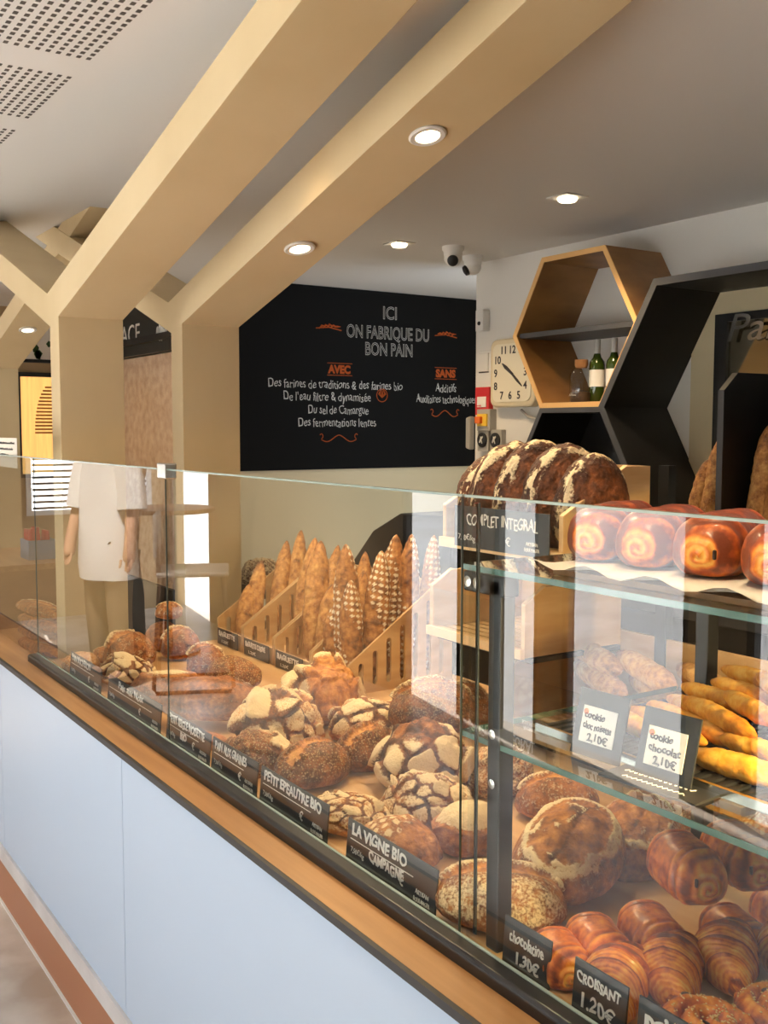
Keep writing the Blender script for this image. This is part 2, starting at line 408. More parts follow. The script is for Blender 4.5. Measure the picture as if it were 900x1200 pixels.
# ------------------------------------------------------------------ far corner: copper panel, header, lit poster
cp = MB().box(-8.45, -6.75, 2.85, 2.88, 0, 2.10).build('relief_panel', 'copper_relief')
tag(cp, 'copper coloured relief panel on far wall between the two wooden columns', 'wall panel')
hd = MB().box(-8.48, -6.3, 2.80, 2.88, 2.11, CEIL-0.003).build('header_sign', 'slate')
tag(hd, 'dark header sign with white capitals above the copper relief panel', 'sign')
text('lettering', 'SPACE', 'chalk', hd, (-0.80, -0.0415, 0.10), (PI/2, 0, 0), width=0.62, size=0.20, hand=False)
scribble('chalk', hd, (0.18, -0.0415, 0.07), (PI/2, 0, 0), 0.2, 0.16, 9)
MB().box(-8.48, -6.3, 2.765, 2.80, 2.19, 2.235).build('crossbar', 'black_metal', hd)
ps = thing('backlit_poster', (-8.47, 2.35, 1.16), 'backlit yellow poster of a straw hive in black frame on far wall', 'poster')
m = MB(); m.box(-8.5, -8.44, 2.10, 2.135, 1.16, 2.0); m.box(-8.5, -8.44, 2.6, 2.635, 1.16, 2.0); m.box(-8.5, -8.44, 2.135, 2.6, 1.965, 2.0); m.box(-8.5, -8.44, 2.135, 2.6, 1.16, 1.19)
m.build('frame', 'black_metal', ps)
lit = MB().box(-8.49, -8.46, 2.135, 2.6, 1.19, 1.965).build('lit_panel', 'poster_glow', ps)
m = MB()
for k in range(14):
    z = 1.52+0.028*k; r = 0.155*math.sqrt(max(0.05, 1-(k/14.5)**2)); m.tube([(-8.457, 2.40-r, z), (-8.457, 2.40+r, z)], 0.008, 6)
m.build('straw_hive', 'hive_straw', lit)
pl = thing('leaf_picture', (-8.47, 2.35, 2.1), 'white picture of dark green leaves framed above the backlit poster', 'picture')
MB().box(-8.5, -8.47, 2.12, 2.62, 2.10, 2.42).build('backing', 'paper', pl)
m = MB(); m.box(-8.5, -8.455, 2.10, 2.64, 2.08, 2.105); m.box(-8.5, -8.455, 2.10, 2.64, 2.41, 2.44); m.box(-8.5, -8.455, 2.10, 2.12, 2.105, 2.41); m.box(-8.5, -8.455, 2.62, 2.64, 2.105, 2.41); m.build('frame', 'black_metal', pl)
m = MB(); rnd = random.Random(3)
for k in range(26):
    y, z, r, a = rnd.uniform(2.15, 2.6), rnd.uniform(2.13, 2.39), rnd.uniform(0.02, 0.04), rnd.uniform(0, PI)
    m.prism([(y+r*math.cos(a+t)*(1 if k % 2 else 0.7), z+r*math.sin(a+t)) for t in np.linspace(0, 2*PI, 6)[:-1]], -8.47, -8.462, 'x')
m.build('leaf_print', 'leaf', pl)

# ------------------------------------------------------------------ Y-shaped birch columns
def ycol(xr, y0, y1, label):
    q = xr+3.5
    P = [(-3.5, 0), (-3.5, 1.925), (-1.35, CEIL-0.001), (-1.77, CEIL-0.001), (-3.626, 2.013), (-5.05, CEIL-0.001), (-5.38, CEIL-0.001), (-3.602, 1.90), (-3.602, 0)]
    o = MB().prism([(a+q, b) for a, b in P], y0, y1, 'y').build('birch_column', 'birch', bevel=0.0015)
    return tag(o, label, 'column', 'y shaped birch columns')
ycol(-3.5, 1.014, 1.236, 'pale birch Y column nearest the counter glass, without spotlights')
ycol(-3.5, 1.452, 1.676, 'pale birch Y column beside the black board, two spotlights in its arm')
ycol(-6.66, 1.4545, 1.6735, 'far birch Y column at left edge, beside the backlit poster')

def ring_spot(loc, slope, label, power, size=1.0):
    """recessed downlight lying on the sloping underside of a beam"""
    t = thing('downlight', loc, label, 'spotlight', 'beam downlights')
    t.rotation_euler = (0, -slope, 0)
    MB().lathe([(0.046*size, 0.002), (0.049*size, -0.003), (0.044*size, -0.007), (0.032*size, -0.006), (0.032*size, 0.002)], n=32).build('trim_ring', 'plastic_white', t, smooth=True, local=True)
    MB().lathe([(0.031*size, 0.0), (0.031*size, -0.0035), (0.001, -0.0045)], n=24).build('lamp', 'shade_glow', t, smooth=True, local=True)
    l = spot('downlight_beam', (0, 0, -0.03), (0, 0, -1), power*2.8, 120, 0.8); l.parent = t
ring_spot((-2.163, 1.563, 2.291), math.atan(0.2744), 'bright round downlight higher up the beam of the second Y column', 16)
ring_spot((-2.831, 1.563, 2.107), math.atan(0.2744), 'round downlight lower on the beam, near the black board', 16)
ring_spot((-5.99, 1.563, 2.107), math.atan(0.2744), 'small round downlight on the far beam at left edge', 12)

def ceil_spot(loc, label):
    t = thing('ceiling_downlight', loc, label, 'spotlight', 'square ceiling downlights')
    m = MB(); r = 0.062
    m.prism([(r,r),(-r,r),(-r,-r),(r,-r)], -0.006, 0.0, 'z'); m.build('plate', 'plastic_white', t, local=True, bevel=0.002)
    MB().lathe([(0.042, -0.004), (0.040, -0.014), (0.034, -0.02), (0.001, -0.021)], n=24).build('lamp', 'shade_glow', t, smooth=True, local=True)
    l = spot('ceiling_downlight_beam', (0, 0, -0.05), (0, 0, -1), 45, 130, 0.8); l.parent = t
ceil_spot((-3.223, 3.048, CEIL), 'square ceiling downlight above the hexagon shelf')
ceil_spot((-4.494, 3.071, CEIL), 'square ceiling downlight left of the dome cameras')

def dome(loc, rz, label):
    t = thing('dome_camera', loc, label, 'security camera', 'dome cameras', rz)
    MB().lathe([(0.058, 0), (0.058, -0.02), (0.05, -0.03), (0.05, -0.05)], n=28).build('mount', 'plastic_white', t, smooth=True, local=True)
    prof = [(0.048*math.cos(a), -0.06-0.048*math.sin(a)*0.95) for a in np.linspace(-0.7, 1.5, 10)]
    MB().lathe(prof, n=28).build('ball', 'plastic_white', t, smooth=True, local=True)
    m = MB(); m.lathe([(0.03, 0.0), (0.027, 0.014), (0.012, 0.02), (0.001, 0.021)], n=20)
    e = m.build('lens', 'black_laminate', t, smooth=True, local=True)
    e.location = (0.034, 0, -0.078); e.rotation_euler = (0, PI/2+0.5, 0)
dome((-4.418, 3.364, CEIL), math.radians(-40), 'white dome camera on ceiling facing forward, left one of the pair')
dome((-4.60, 3.64, CEIL), math.radians(-110), 'white dome camera tucked beside wall corner, right one of the pair')

# ------------------------------------------------------------------ back wall fittings
def wallbox(name, x, z, wd, h, d, m, label, cat, bevel=0.004):
    o = MB().box(x-wd/2, x+wd/2, 3.82-d, 3.82, z-h/2, z+h/2).build(name, m, bevel=bevel); return tag(o, label, cat)
o = wallbox('wall_sensor', -4.70, 2.176, 0.07, 0.12, 0.05, 'plastic_white', 'small white motion sensor high on wall corner', 'sensor')
m = MB(); m.lathe([(0.012, 0), (0.010, 0.006), (0.001, 0.008)], (-4.70, 3.77, 2.16), 12, 'y'); m.build('lens', 'black_laminate', o)
o = wallbox('light_switch', -4.69, 1.86, 0.15, 0.29, 0.012, 'plastic_white', 'white switch plate left of the square clock', 'switch')
MB().box(-4.745, -4.655, 3.80, 3.81, 1.885, 1.99).build('rocker', 'plastic_white', o, bevel=0.003)
MB().box(-4.745, -4.655, 3.806, 3.81, 1.878, 1.885).build('shadow_gap', 'strip_black', o)
o = wallbox('fire_call_point', -4.688, 1.715, 0.125, 0.16, 0.035, 'red', 'red fire alarm call point under the switch plate', 'alarm')
MB().box(-4.728, -4.648, 3.782, 3.787, 1.68, 1.74).build('break_glass', 'card_white', o)
scribble('red', o, (-0.02, -0.039, 0.045), (PI/2, 0, 0), 0.04, 0.02, 7)
o = wallbox('isolator_switch', -4.655, 1.605, 0.12, 0.125, 0.05, 'plastic_grey', 'grey isolator box with red and yellow turn switch', 'switch')
MB().box(-4.70, -4.615, 3.76, 3.771, 1.57, 1.64).build('yellow_plate', 'yellow', o)
MB().box(-4.70, -4.65, 3.74, 3.761, 1.585, 1.625).build('red_knob', 'orange', o, bevel=0.004)
for x, s, lab in ((-4.677, '1', 'grey push button box with round black dial, left of the pair'), (-4.56, '2', 'grey push button box with round black dial, right of the pair')):
    o = wallbox('push_button', x, 1.488, 0.10, 0.125, 0.035, 'plastic_grey', lab, 'switch'); o['group'] = 'push button boxes'
    MB().lathe([(0.042, 0), (0.042, 0.008), (0.036, 0.012), (0.001, 0.012)], (x, 3.785, 1.49), 24, 'y').build('dial', 'black_laminate', o, smooth=True)
    m = MB(); m.tube([(x-0.012, 3.771, 1.475), (x+0.004, 3.771, 1.50), (x+0.016, 3.771, 1.51)], [0.004, 0.007, 0.004], 8); m.tube([(x+0.01, 3.771, 1.47), (x-0.004, 3.771, 1.51)], 0.003, 6); m.build('icon', 'chalk', o)
hd = MB().prism([(-4.86, 1.44), (-4.82, 1.43), (-4.82, 1.63), (-4.86, 1.62)], 3.80, 3.84, 'y').build('door_handle', 'plastic_grey', bevel=0.008)
tag(hd, 'pale pull handle on the white wall end beside the board', 'handle')
# square clock partly behind the wooden hexagon
def rrect(cx, cz, hw, r, n=6):
    P = []
    for sx, sz, a0 in ((1, 1, 0), (-1, 1, PI/2), (-1, -1, PI), (1, -1, 1.5*PI)):
        for k in range(n+1):
            a = a0+PI/2*k/n; P.append((cx+sx*(hw-r)+r*math.cos(a), cz+sz*(hw-r)+r*math.sin(a)))
    return P
ck = thing('wall_clock', (-4.39, 3.82, 1.66), 'cream square wall clock with dark numerals partly behind the wooden hexagon', 'clock')
MB().prism(rrect(-4.39, 1.865, 0.19, 0.05), 3.755, 3.82, 'y').build('case', 'cream_plastic', ck, bevel=0.012)
MB().prism(rrect(-4.39, 1.865, 0.16, 0.04), 3.75, 3.757, 'y').build('dial', 'clock_face', ck)
for n in range(1, 13):
    a = PI/2-n*PI/6; k = 0.125/max(abs(math.cos(a)), abs(math.sin(a))); k = min(k, 0.15)
    text('numeral', str(n), 'ink', ck, (-0.0+k*math.cos(a)-0.022, -0.0715, 0.205+k*math.sin(a)-0.02), (PI/2, 0, 0), size=0.06, hand=False, thick=0.001)
for nm, a, l, wd in (('hour_hand', math.radians(145), 0.09, 0.014), ('minute_hand', math.radians(-40), 0.12, 0.010)):
    d = Vector((math.cos(a), 0, math.sin(a))); c = Vector((-4.39, 3.747, 1.865))
    MB().tube([c-d*0.02, c+d*l*0.6, c+d*l], [wd/2, wd/1.4, 0.003], 6).build(nm, 'ink', ck)
cb = MB().tube([(-4.36, 3.80, 1.66), (-4.30, 3.80, 1.62), (-4.18, 3.80, 1.60), (-4.0, 3.80, 1.61)], 0.008, 8).build('clock_cable', 'plastic_grey', smooth=True)
tag(cb, 'grey cable looping under the square clock', 'cable')

# hexagon shelves
def hexpts(cx, cz, R): return [(cx+R*math.cos(k*PI/3), cz+R*math.sin(k*PI/3)) for k in range(6)]
def hexring(mb, cx, cz, R, t, y0, y1):
    a = hexpts(cx, cz, R); b = hexpts(cx, cz, R-t*1.155)
    for k in range(6):
        q = (k+1) % 6; mb.prism([a[k], a[q], b[q], b[k]], y0, y1, 'y')
    return mb
hx = thing('hexagon_shelf', (-3.61, 3.62, 1.66), 'wooden hexagon wall shelf holding two green wine bottles', 'shelf')
hexring(MB(), -3.61, 2.02, 0.42, 0.024, 3.455, 3.8185).build('body', 'oak', hx)
hexring(MB(), -3.61, 2.02, 0.4205, 0.0245, 3.45, 3.4555).build('front_edge', 'oak_edge', hx)
MB().box(-4.0, -3.22, 3.47, 3.82, 2.008, 2.032).build('shelf_board', 'black_edge', hx)
h2 = thing('hexagon_cabinet', (-3.61, 3.62, 0.93), 'small black hexagon cabinet below the wooden hexagon shelf', 'cabinet')
hexring(MB(), -3.61, 1.292, 0.42, 0.024, 3.455, 3.8185).build('body', 'black_laminate', h2)
hexring(MB(), -3.61, 1.292, 0.4205, 0.0245, 3.45, 3.4555).build('front_edge', 'black_edge', h2)
MB().prism(hexpts(-3.61, 1.292, 0.40), 3.80, 3.818, 'y').build('back_panel', 'black_laminate', h2)
h3 = thing('hexagon_niche', (-2.755, 3.6, 1.115), 'large black hexagon niche right of the wooden hexagon shelf', 'shelf')
hexring(MB(), -2.755, 1.652, 0.62, 0.03, 3.405, 3.8185).build('body', 'black_laminate', h3)
hexring(MB(), -2.755, 1.652, 0.6205, 0.0305, 3.40, 3.4055).build('front_edge', 'black_edge', h3)
# olive wall panel inside niche and mirror with script
op = MB().box(-3.2, -2.3, 3.812, 3.8185, 1.13, 2.17).build('olive_backing', 'beige_paint', h3)
mr = thing('framed_mirror', (-2.6, 3.80, 1.2), 'black framed mirror with silver script lettering inside the large black niche', 'mirror')
m = MB(); m.box(-3.05, -2.985, 3.785, 3.812, 1.2, 2.06); m.box(-2.985, -2.3, 3.785, 3.812, 2.025, 2.06); m.box(-2.985, -2.3, 3.785, 3.812, 1.2, 1.235); m.box(-2.3, -2.265, 3.785, 3.812, 1.2, 2.06)
m.build('frame', 'black_laminate', mr)
mat('mirror_silver', rgb(206,198,170), 0.06, metal=1.0)
mg = MB().box(-2.985, -2.3, 3.80, 3.81, 1.235, 2.025).build('mirror_glass', 'mirror_silver', mr)
text('lettering', 'Pain', 'chrome', mg, (-0.385, -0.03, 0.735), (PI/2, 0, 0), width=0.34, size=0.17, hand=False, shear=0.25)

# wine bottles and jar on the hexagon shelf floor
HZ = 2.02-0.42*0.866+0.0245
def bottle(x, y, label):
    t = thing('wine_bottle', (x, y, HZ), label, 'bottle', 'wine bottles')
    MB().lathe([(0.034, 0), (0.0375, 0.006), (0.0375, 0.175), (0.034, 0.195), (0.02, 0.215), (0.0145, 0.235), (0.0145, 0.245)], n=28).build('glass_body', 'bottle_green', t, smooth=True, local=True)
    MB().lathe([(0.0148, 0.225), (0.0152, 0.23), (0.0152, 0.296), (0.013, 0.30)], n=20).build('capsule', 'capsule', t, smooth=True, local=True)
    MB().lathe([(0.0379, 0.075), (0.0379, 0.155)], n=28).build('paper_label', 'card_white', t, smooth=True, local=True)
bottle(-3.585, 3.60, 'green wine bottle beside the cork stoppered jar')
bottle(-3.475, 3.60, 'green wine bottle nearest the right edge of wooden hexagon')
jr = thing('cork_jar', (-3.64, 3.55, HZ), 'clear glass jar with cork stopper standing left of the wine bottles', 'jar')
MB().lathe([(0.05, 0), (0.056, 0.008), (0.056, 0.13), (0.045, 0.155), (0.028, 0.17), (0.028, 0.18)], n=28).build('glass_body', 'jar_glass', jr, smooth=True, local=True)
MB().lathe([(0.05, 0.003), (0.052, 0.01), (0.05, 0.05), (0.001, 0.06)], n=24).build('filling', 'jar_content', jr, smooth=True, local=True)
MB().lathe([(0.027, 0.165), (0.032, 0.18), (0.032, 0.205), (0.001, 0.205)], n=20).build('cork', 'cork', jr, smooth=True, local=True)
scribble('chalk', jr, (-0.022, -0.0565, 0.03), (PI/2, 0, 0), 0.045, 0.012, 8)

# ------------------------------------------------------------------ loaf generator
_M = np.uint64(0xFFFFFFFF)
def _hash(ix, iy, iz):
    h = (ix.astype(np.int64)*374761393+iy.astype(np.int64)*668265263+iz.astype(np.int64)*2147483647) & 0xFFFFFFFF
    h = ((h ^ (h >> 13))*1274126177) & 0xFFFFFFFF
    return ((h ^ (h >> 16)) & 0xFFFF)/65535.0
def vnoise(p):
    i = np.floor(p); f = p-i; f = f*f*(3-2*f); i = i.astype(np.int64); r = 0
    for a in (0, 1):
        for b in (0, 1):
            for c in (0, 1):
                wgt = (f[:,0] if a else 1-f[:,0])*(f[:,1] if b else 1-f[:,1])*(f[:,2] if c else 1-f[:,2])
                r = r+wgt*_hash(i[:,0]+a, i[:,1]+b, i[:,2]+c)
    return r
def fbm(p, o=3):
    r = 0; k = 0.5
    for _ in range(o): r = r+k*(vnoise(p)-0.5); p = p*2.03+7.1; k *= 0.5
    return r
def sst(a, b, x):
    t = np.clip((x-a)/(b-a), 0, 1); return t*t*(3-2*t)
def grid_faces(nu, nv):
    f = []
    for i in range(nu-1):
        for j in range(nv): f.append((i*nv+j, i*nv+(j+1) % nv, (i+1)*nv+(j+1) % nv, (i+1)*nv+j))
    f.append(tuple(range(nv))[::-1]); f.append(tuple((nu-1)*nv+j for j in range(nv)))
    return f
def attr_mesh(name, co, faces, m, attrs):
    me = bpy.data.meshes.new(name); me.from_pydata(co.tolist(), [], faces)
    bm = bmesh.new(); bm.from_mesh(me); bmesh.ops.recalc_face_normals(bm, faces=bm.faces); bm.to_mesh(me); bm.free()
    me.polygons.foreach_set('use_smooth', [True]*len(me.polygons))
    for k, v in attrs.items():
        a = me.attributes.new(k, 'FLOAT', 'POINT'); a.data.foreach_set('value', np.ascontiguousarray(np.broadcast_to(v, (len(co),)), dtype=np.float32))
    me.materials.append(MATS[m]); return me

def plates_f(d, K, seed, zmin=-0.1):
    rs = np.random.RandomState(seed); P = []
    while len(P) < K:
        q = rs.normal(size=3); q /= np.linalg.norm(q)
        if q[2] > zmin and all(np.linalg.norm(q-w) > 1.3/math.sqrt(K) for w in P[-30:]): P.append(q)
    P = np.array(P); dd = d+0.22*np.stack([fbm(d*3.2+seed, 4), fbm(d*3.2+seed+9, 4), fbm(d*3.2+seed+17, 4)], 1)
    D = np.linalg.norm(dd[:,None]-P[None], axis=2); ix = D.argsort(1)[:,:2]
    F1 = np.take_along_axis(D, ix[:,:1], 1)[:,0]; F2 = np.take_along_axis(D, ix[:,1:], 1)[:,0]
    tl = rs.normal(size=(K, 3)); rnd = rs.rand(K)
    e = F2-F1; off = ((dd-P[ix[:,0]])*tl[ix[:,0]]).sum(1)
    return e, off, rnd[ix[:,0]]

def loaf_mesh(name, L, W, H, kind, seed, nu=130, nv=112, m='crust'):
    th = np.linspace(0.03, PI-0.03, nu); ph = np.linspace(0, 2*PI, nv, endpoint=False)
    T, Pp = np.meshgrid(th, ph, indexing='ij')
    d = np.stack([np.cos(T), np.sin(T)*np.cos(Pp), np.sin(T)*np.sin(Pp)], -1).reshape(-1, 3)
    s, t, u = d[:,0], d[:,1], d[:,2]
    n1 = fbm(d*1.6+seed*3.7, 3); n2 = fbm(d*6+seed, 3); n3 = fbm(d*14+seed, 2)
    top = sst(-0.25, 0.1, u)
    disp = 0.22*n1+0.05*n2; flour = 0.15+0*s; tone = 0.5+0.3*n2; seedv = 0*s
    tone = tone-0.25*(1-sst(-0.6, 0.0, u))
    if kind.startswith('plates'):
        K = {'plates': 26, 'plates_big': 24, 'plates_ear': 20, 'plates_seed': 22, 'plates_flat': 34}[kind]
        e, off, rn = plates_f(d, K, seed); lo = (0.05 if kind != 'plates_flat' else 0.02)+0.07*n2
        pl = sst(lo, lo+0.07, e)
        disp = disp+pl*(0.05+0.10*rn)+pl*off*0.40+0.05*n3
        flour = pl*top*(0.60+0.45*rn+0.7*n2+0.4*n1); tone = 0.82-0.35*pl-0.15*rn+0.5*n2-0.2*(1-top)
        if kind == 'plates_ear':
            q = sst(0.75, 0.5, np.hypot(s-0.55, t+0.1)); flour = flour*(1-q); tone = tone*(1-q)+0.25*q; disp = disp+0.05*q*n3
        if kind == 'plates_seed':
            q = sst(0.2, -0.3, t+0.4*s+n1); flour = flour*(1-q); seedv = q*0.9; tone = tone*(1-q)+0.55*q
    elif kind in ('ear', 'ear_end', 'grey_ear', 'batard'):
        q = t-0.12-0.22*s+0.25*n2; wd = 0.30*np.clip(1-(s/0.95)**2, 0, 1)
        op = sst(0.0, 0.12, wd-abs(q))*top; rid = np.exp(-((q-wd-0.03)/0.07)**2)*top*(wd > 0.05)
        if kind == 'ear_end': en = sst(-0.05, 0.25, s); op = op*en; rid = rid*en; 
        disp = disp-0.10*op+0.20*rid; tone = tone*(1-op)+(0.18+0.5*n3)*op+0.25*rid; flour = (0.32+0.8*n2)*top*(1-op)+0.5*rid
        if kind == 'grey_ear': flour = flour*0.8; tone = tone+0.15*(1-op); seedv = 0.45*(1-op)*top; 
        if kind == 'batard': flour = flour+0.26*sst(0.0, -0.5, t)*sst(-0.7, 0, u)*(1-op)
        if kind == 'ear_end': flour = flour*0.5
    elif kind == 'seeded': seedv = top*0.95; tone = 0.55+0.2*n2; flour = flour*0
    elif kind == 'seed_slash':
        q = t+0.1+0.45*n1+0.5*n2; op = sst(0.26, 0.08, abs(q)+0.5*n3)*top*(abs(s) < 0.85)
        rid = np.exp(-((abs(q)-0.28)/0.06)**2)*top
        disp = disp-0.08*op+0.07*rid; tone = 0.62*(1-op)+(0.08+0.3*n3)*op; seedv = 0.75*sst(-0.1, 0.2, u)*(1-op); flour = 0.22*(1-op)
    elif kind in ('smooth', 'smooth_gold'):
        tone = (0.25 if kind == 'smooth' else 0.4)+0.5*n2; flour = 0.4*top*(kind == 'smooth')+0*s+0.1
    elif kind == 'flour_oval':
        r = np.hypot(s/0.8, t/0.7); rid = np.exp(-((r-0.85+0.3*n1)/0.1)**2)*top
        disp = disp+0.10*rid; flour = top*(0.25+0.9*sst(0.8, 0.3, r)+0.5*n2); tone = 0.5+0.4*n2-0.2*rid
    elif kind == 'white_slash':
        e, off, rn = plates_f(d, 22, seed, -0.5); pl = sst(0.06+0.07*n2, 0.15, e); sl = sst(0.62, 0.82, u+0.7*n1)
        disp = disp+pl*(0.05+0.06*rn)+0.2*pl*off+0.10*sl*n2*2
        flour = pl*(0.80+0.3*rn+0.6*n2)*(1-0.75*sl*(rn < 0.6))*sst(-0.8, -0.3, u); tone = 0.80-0.3*pl+0.5*n2
    elif kind == 'rough': disp = disp+0.22*n2+0.12*n3; flour = 0.55+0.8*n2; tone = 0.55+0.8*n3
    elif kind == 'checker':
        g = sst(0.1, 0.6, np.sin(s*19)*np.sin(t*17)); q = sst(0.1, 0.5, u)*sst(0.5, -0.1, s)
        flour = q*(0.25+0.8*g)+0.15; disp = disp+0.06*sst(-0.1, 0.2, s)*n2*2; tone = 0.38+0.5*n2
        rid = np.exp(-((s-0.05+0.3*n1)/0.06)**2)*top; disp = disp+0.1*rid
    elif kind == 'flour_cap':
        q = sst(0.45, 0.62, u+0.6*n1); flour = 0.9*q+0.18; tone = 0.42+0.5*n2
        rid = np.exp(-((u-0.40+0.6*n1)/0.07)**2); disp = disp+0.10*rid
    elif kind in ('ring', 'ring2'):
        r = np.hypot(s/0.78, t/0.74)+0.25*n1; rid = np.exp(-((r-1.0+0.5*n2)/0.10)**2)*top*(0.55+1.6*np.clip(n1+0.2,0,1)); ins = sst(1.0, 0.85, r)*top
        cut = np.exp(-((t-0.05*np.sin(s*5)+0.1)/0.05)**2)*ins
        disp = disp+0.10*rid+0.06*ins*n2*3-0.03*cut; tone = 0.42+0.6*n2+0.25*cut; pt = sst(0.12, 0.2, n2)
        flour = 1.5*rid*(0.6+1.5*abs(n2))+0.7*pt*ins+0.30*(1-ins)*top
        if kind == 'ring2': flour = flour*0.6+0.6*sst(0.3, 0.8, s)*top
    elif kind == 'rye':
        q = np.exp(-((s-0.22+0.4*n1)/0.24)**2); w2 = sst(-0.02, 0.12, n2+0.1)
        flour = 0.95*q*w2; tone = 0.75-0.5*sst(0.25, 0.8, s)+0.8*n2; disp = 0.12*n1+0.06*n2+0.05*n3
    base = np.stack([L/2*np.sign(s)*abs(s)**0.92, W/2*t, np.where(u > 0, 0.66*H*u, 0.34*H*u)], 1)
    co = base+d*(disp*H*0.55)[:,None]
    co[:,2] = np.maximum(co[:,2], -0.27*H+0.004*n3); co[:,2] -= co[:,2].min()
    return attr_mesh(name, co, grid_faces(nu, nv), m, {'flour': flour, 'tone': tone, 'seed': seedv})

def loaf(name, x, y, z, L, W, H, yaw, kind, label, seed, cat='bread', group='loaves on the display bed', tilt=(0, 0), m='crust'):
    if kind in ('ring', 'ring2'): tilt = (0.14, -0.2)
    o = bpy.data.objects.new(name, loaf_mesh(name, L, W, H, kind, seed, m=m)); COL.objects.link(o)
    o.location = (x, y, z); o.rotation_euler = (tilt[0], tilt[1], math.radians(yaw)); return tag(o, label, cat, group)

def stick_mesh(name, L, W, kind, seed, nu=70, nv=28, m='crust_baguette', flat=0.9, pw=2.3, bend=0.0):
    s = np.linspace(-0.999, 0.999, nu); ph = np.linspace(0, 2*PI, nv, endpoint=False)
    S, Pp = np.meshgrid(s, ph, indexing='ij'); S = S.ravel(); Pp = Pp.ravel()
    q3 = np.stack([S*L/W*0.9, np.cos(Pp), np.sin(Pp)], 1)
    n1 = fbm(q3*1.1+seed*2.3, 3); n2 = fbm(q3*3+seed, 3)
    r = np.clip(1-abs(S)**pw, 0, 1)**0.66*(1+0.34*n1+0.22*n2)
    up = np.sin(Pp); side = np.cos(Pp)
    tone = 0.42+0.9*n2+0.55*abs(S)**7; flour = 0.22+0.7*n2; disp = 0*S
    if kind == 'slashed':
        ns = max(3, int(L/W*0.55)); k = (S*0.5+0.5)*ns+side*0.55; fr = k-np.floor(k)
        op = sst(0.45, 0.2, abs(fr-0.5))*sst(0.15, 0.5, up)*sst(0.97, 0.85, abs(S)); disp = -0.07*op+0.12*np.exp(-((fr-0.92)/0.08)**2)*sst(0.1, 0.5, up)
        tone = tone*(1-op)+op*0.12; flour = 0.25+0.4*n2
    if kind == 'checked':
        a = S*L/W*6.5+0.6*Pp; b = Pp*5.0; g = sst(0.25, 0.6, np.sin(a+b)*np.sin(a-b)*0.5+0.5*np.sin(a)*np.sin(b)+0.35)
        g = sst(0.05, 0.5, np.cos(a+b)*np.cos(a-b)); tw = sst(-0.55, -0.1, np.sin(Pp*1.0+S*3.0+seed))
        flour = 0.12+0.9*g*tw+0.5*n2; tone = 0.66+0.8*n2; disp = 0.03*g
    if kind == 'long':
        op = np.exp(-((side-0.1*np.sin(S*8))/0.22)**2)*sst(0.1, 0.5, up)*sst(0.95, 0.75, abs(S)); disp = -0.08*op; tone = tone*(1-op)+0.1*op; flour = 0.22+0.5*n2
    if kind == 'finger': tone = 0.22+0.5*n2+0.45*abs(S)**3; flour = 0.05+0*S; disp = 0.03*n2
    rr = W/2*(r+disp)
    co = np.stack([S*L/2, side*rr+bend*L*(1-S**2), up*rr*flat], 1)
    return attr_mesh(name, co, grid_faces(nu, nv), m, {'flour': flour, 'tone': tone, 'seed': 0*S})
def stick_between(name, a, b, me, label, cat, group, roll=0.0):
    a = Vector(a); b = Vector(b); d = (b-a).normalized()
    o = bpy.data.objects.new(name, me); COL.objects.link(o); o.location = (a+b)/2
    q = d.to_track_quat('X', 'Z'); o.rotation_mode = 'QUATERNION'; o.rotation_quaternion = q @ Matrix.Rotation(roll, 4, 'X').to_quaternion()
    return tag(o, label, cat, group)

# ------------------------------------------------------------------ the counter
BZ = 0.82
ct = thing('bakery_counter', (-2.0, 1.2, 0), 'long bakery counter with white front panels and wooden ledge', 'counter')
xs = [-5.2, -4.5, -3.37, -2.23, -0.88, 0.35]
for a, b in zip(xs[:-1], xs[1:]):
    MB().box(a+0.0012, b-0.0012, 0.765, 0.785, 0.20, 0.813).build('front_panel', 'white_panel', ct)
MB().box(-5.2, 0.35, 0.785, 0.80, 0.02, 0.813).build('carcass_front', 'plastic_grey', ct)
MB().box(-5.2, 0.35, 0.758, 0.785, 0.148, 0.198).build('stone_trim', 'marble_trim', ct)
MB().box(-5.2, 0.35, 0.764, 0.785, 0.0, 0.147).build('plinth', 'copper', ct)
MB().box(-5.2, 0.35, 0.757, 0.764, 0.0, 0.006).build('floor_bead', 'plastic_white', ct)
MB().box(-5.2, 0.35, 0.757, 0.784, 0.813, 0.826).build('edge_strip', 'strip_black', ct)
lw = MB(); lw.box(-5.2, 0.35, 0.766, 0.826, 0.8135, 0.8265); lw.box(-5.2, -3.272, 0.826, 0.86, 0.8135, 0.8265); lw.build('ledge', 'ledge_wood', ct)
rl = MB(); rl.prism([(0.8265, 0.79), (0.8265, 0.842), (0.832, 0.847), (0.858, 0.847), (0.858, 0.835), (0.872, 0.835), (0.872, 0.79)], -3.268, 0.35, 'x'); rl.build('glass_rail', 'rail_black', ct, bevel=0.002)
MB().box(-3.268, 0.35, 0.853, 0.858, 0.847, 0.8485).build('rail_lip', 'pane_edge', ct)
MB().box(-3.27, 0.35, 0.872, 1.85, 0.79, BZ).build('display_bed', 'bed_wood', ct)
MB().box(-4.40, -3.62, 0.868, 1.30, 0.69, 0.72).build('side_bed', 'bed_wood', ct)
MB().box(-5.2, 0.35, 1.83, 1.85, 0.0, 0.79).build('rear_panel', 'black_laminate', ct)
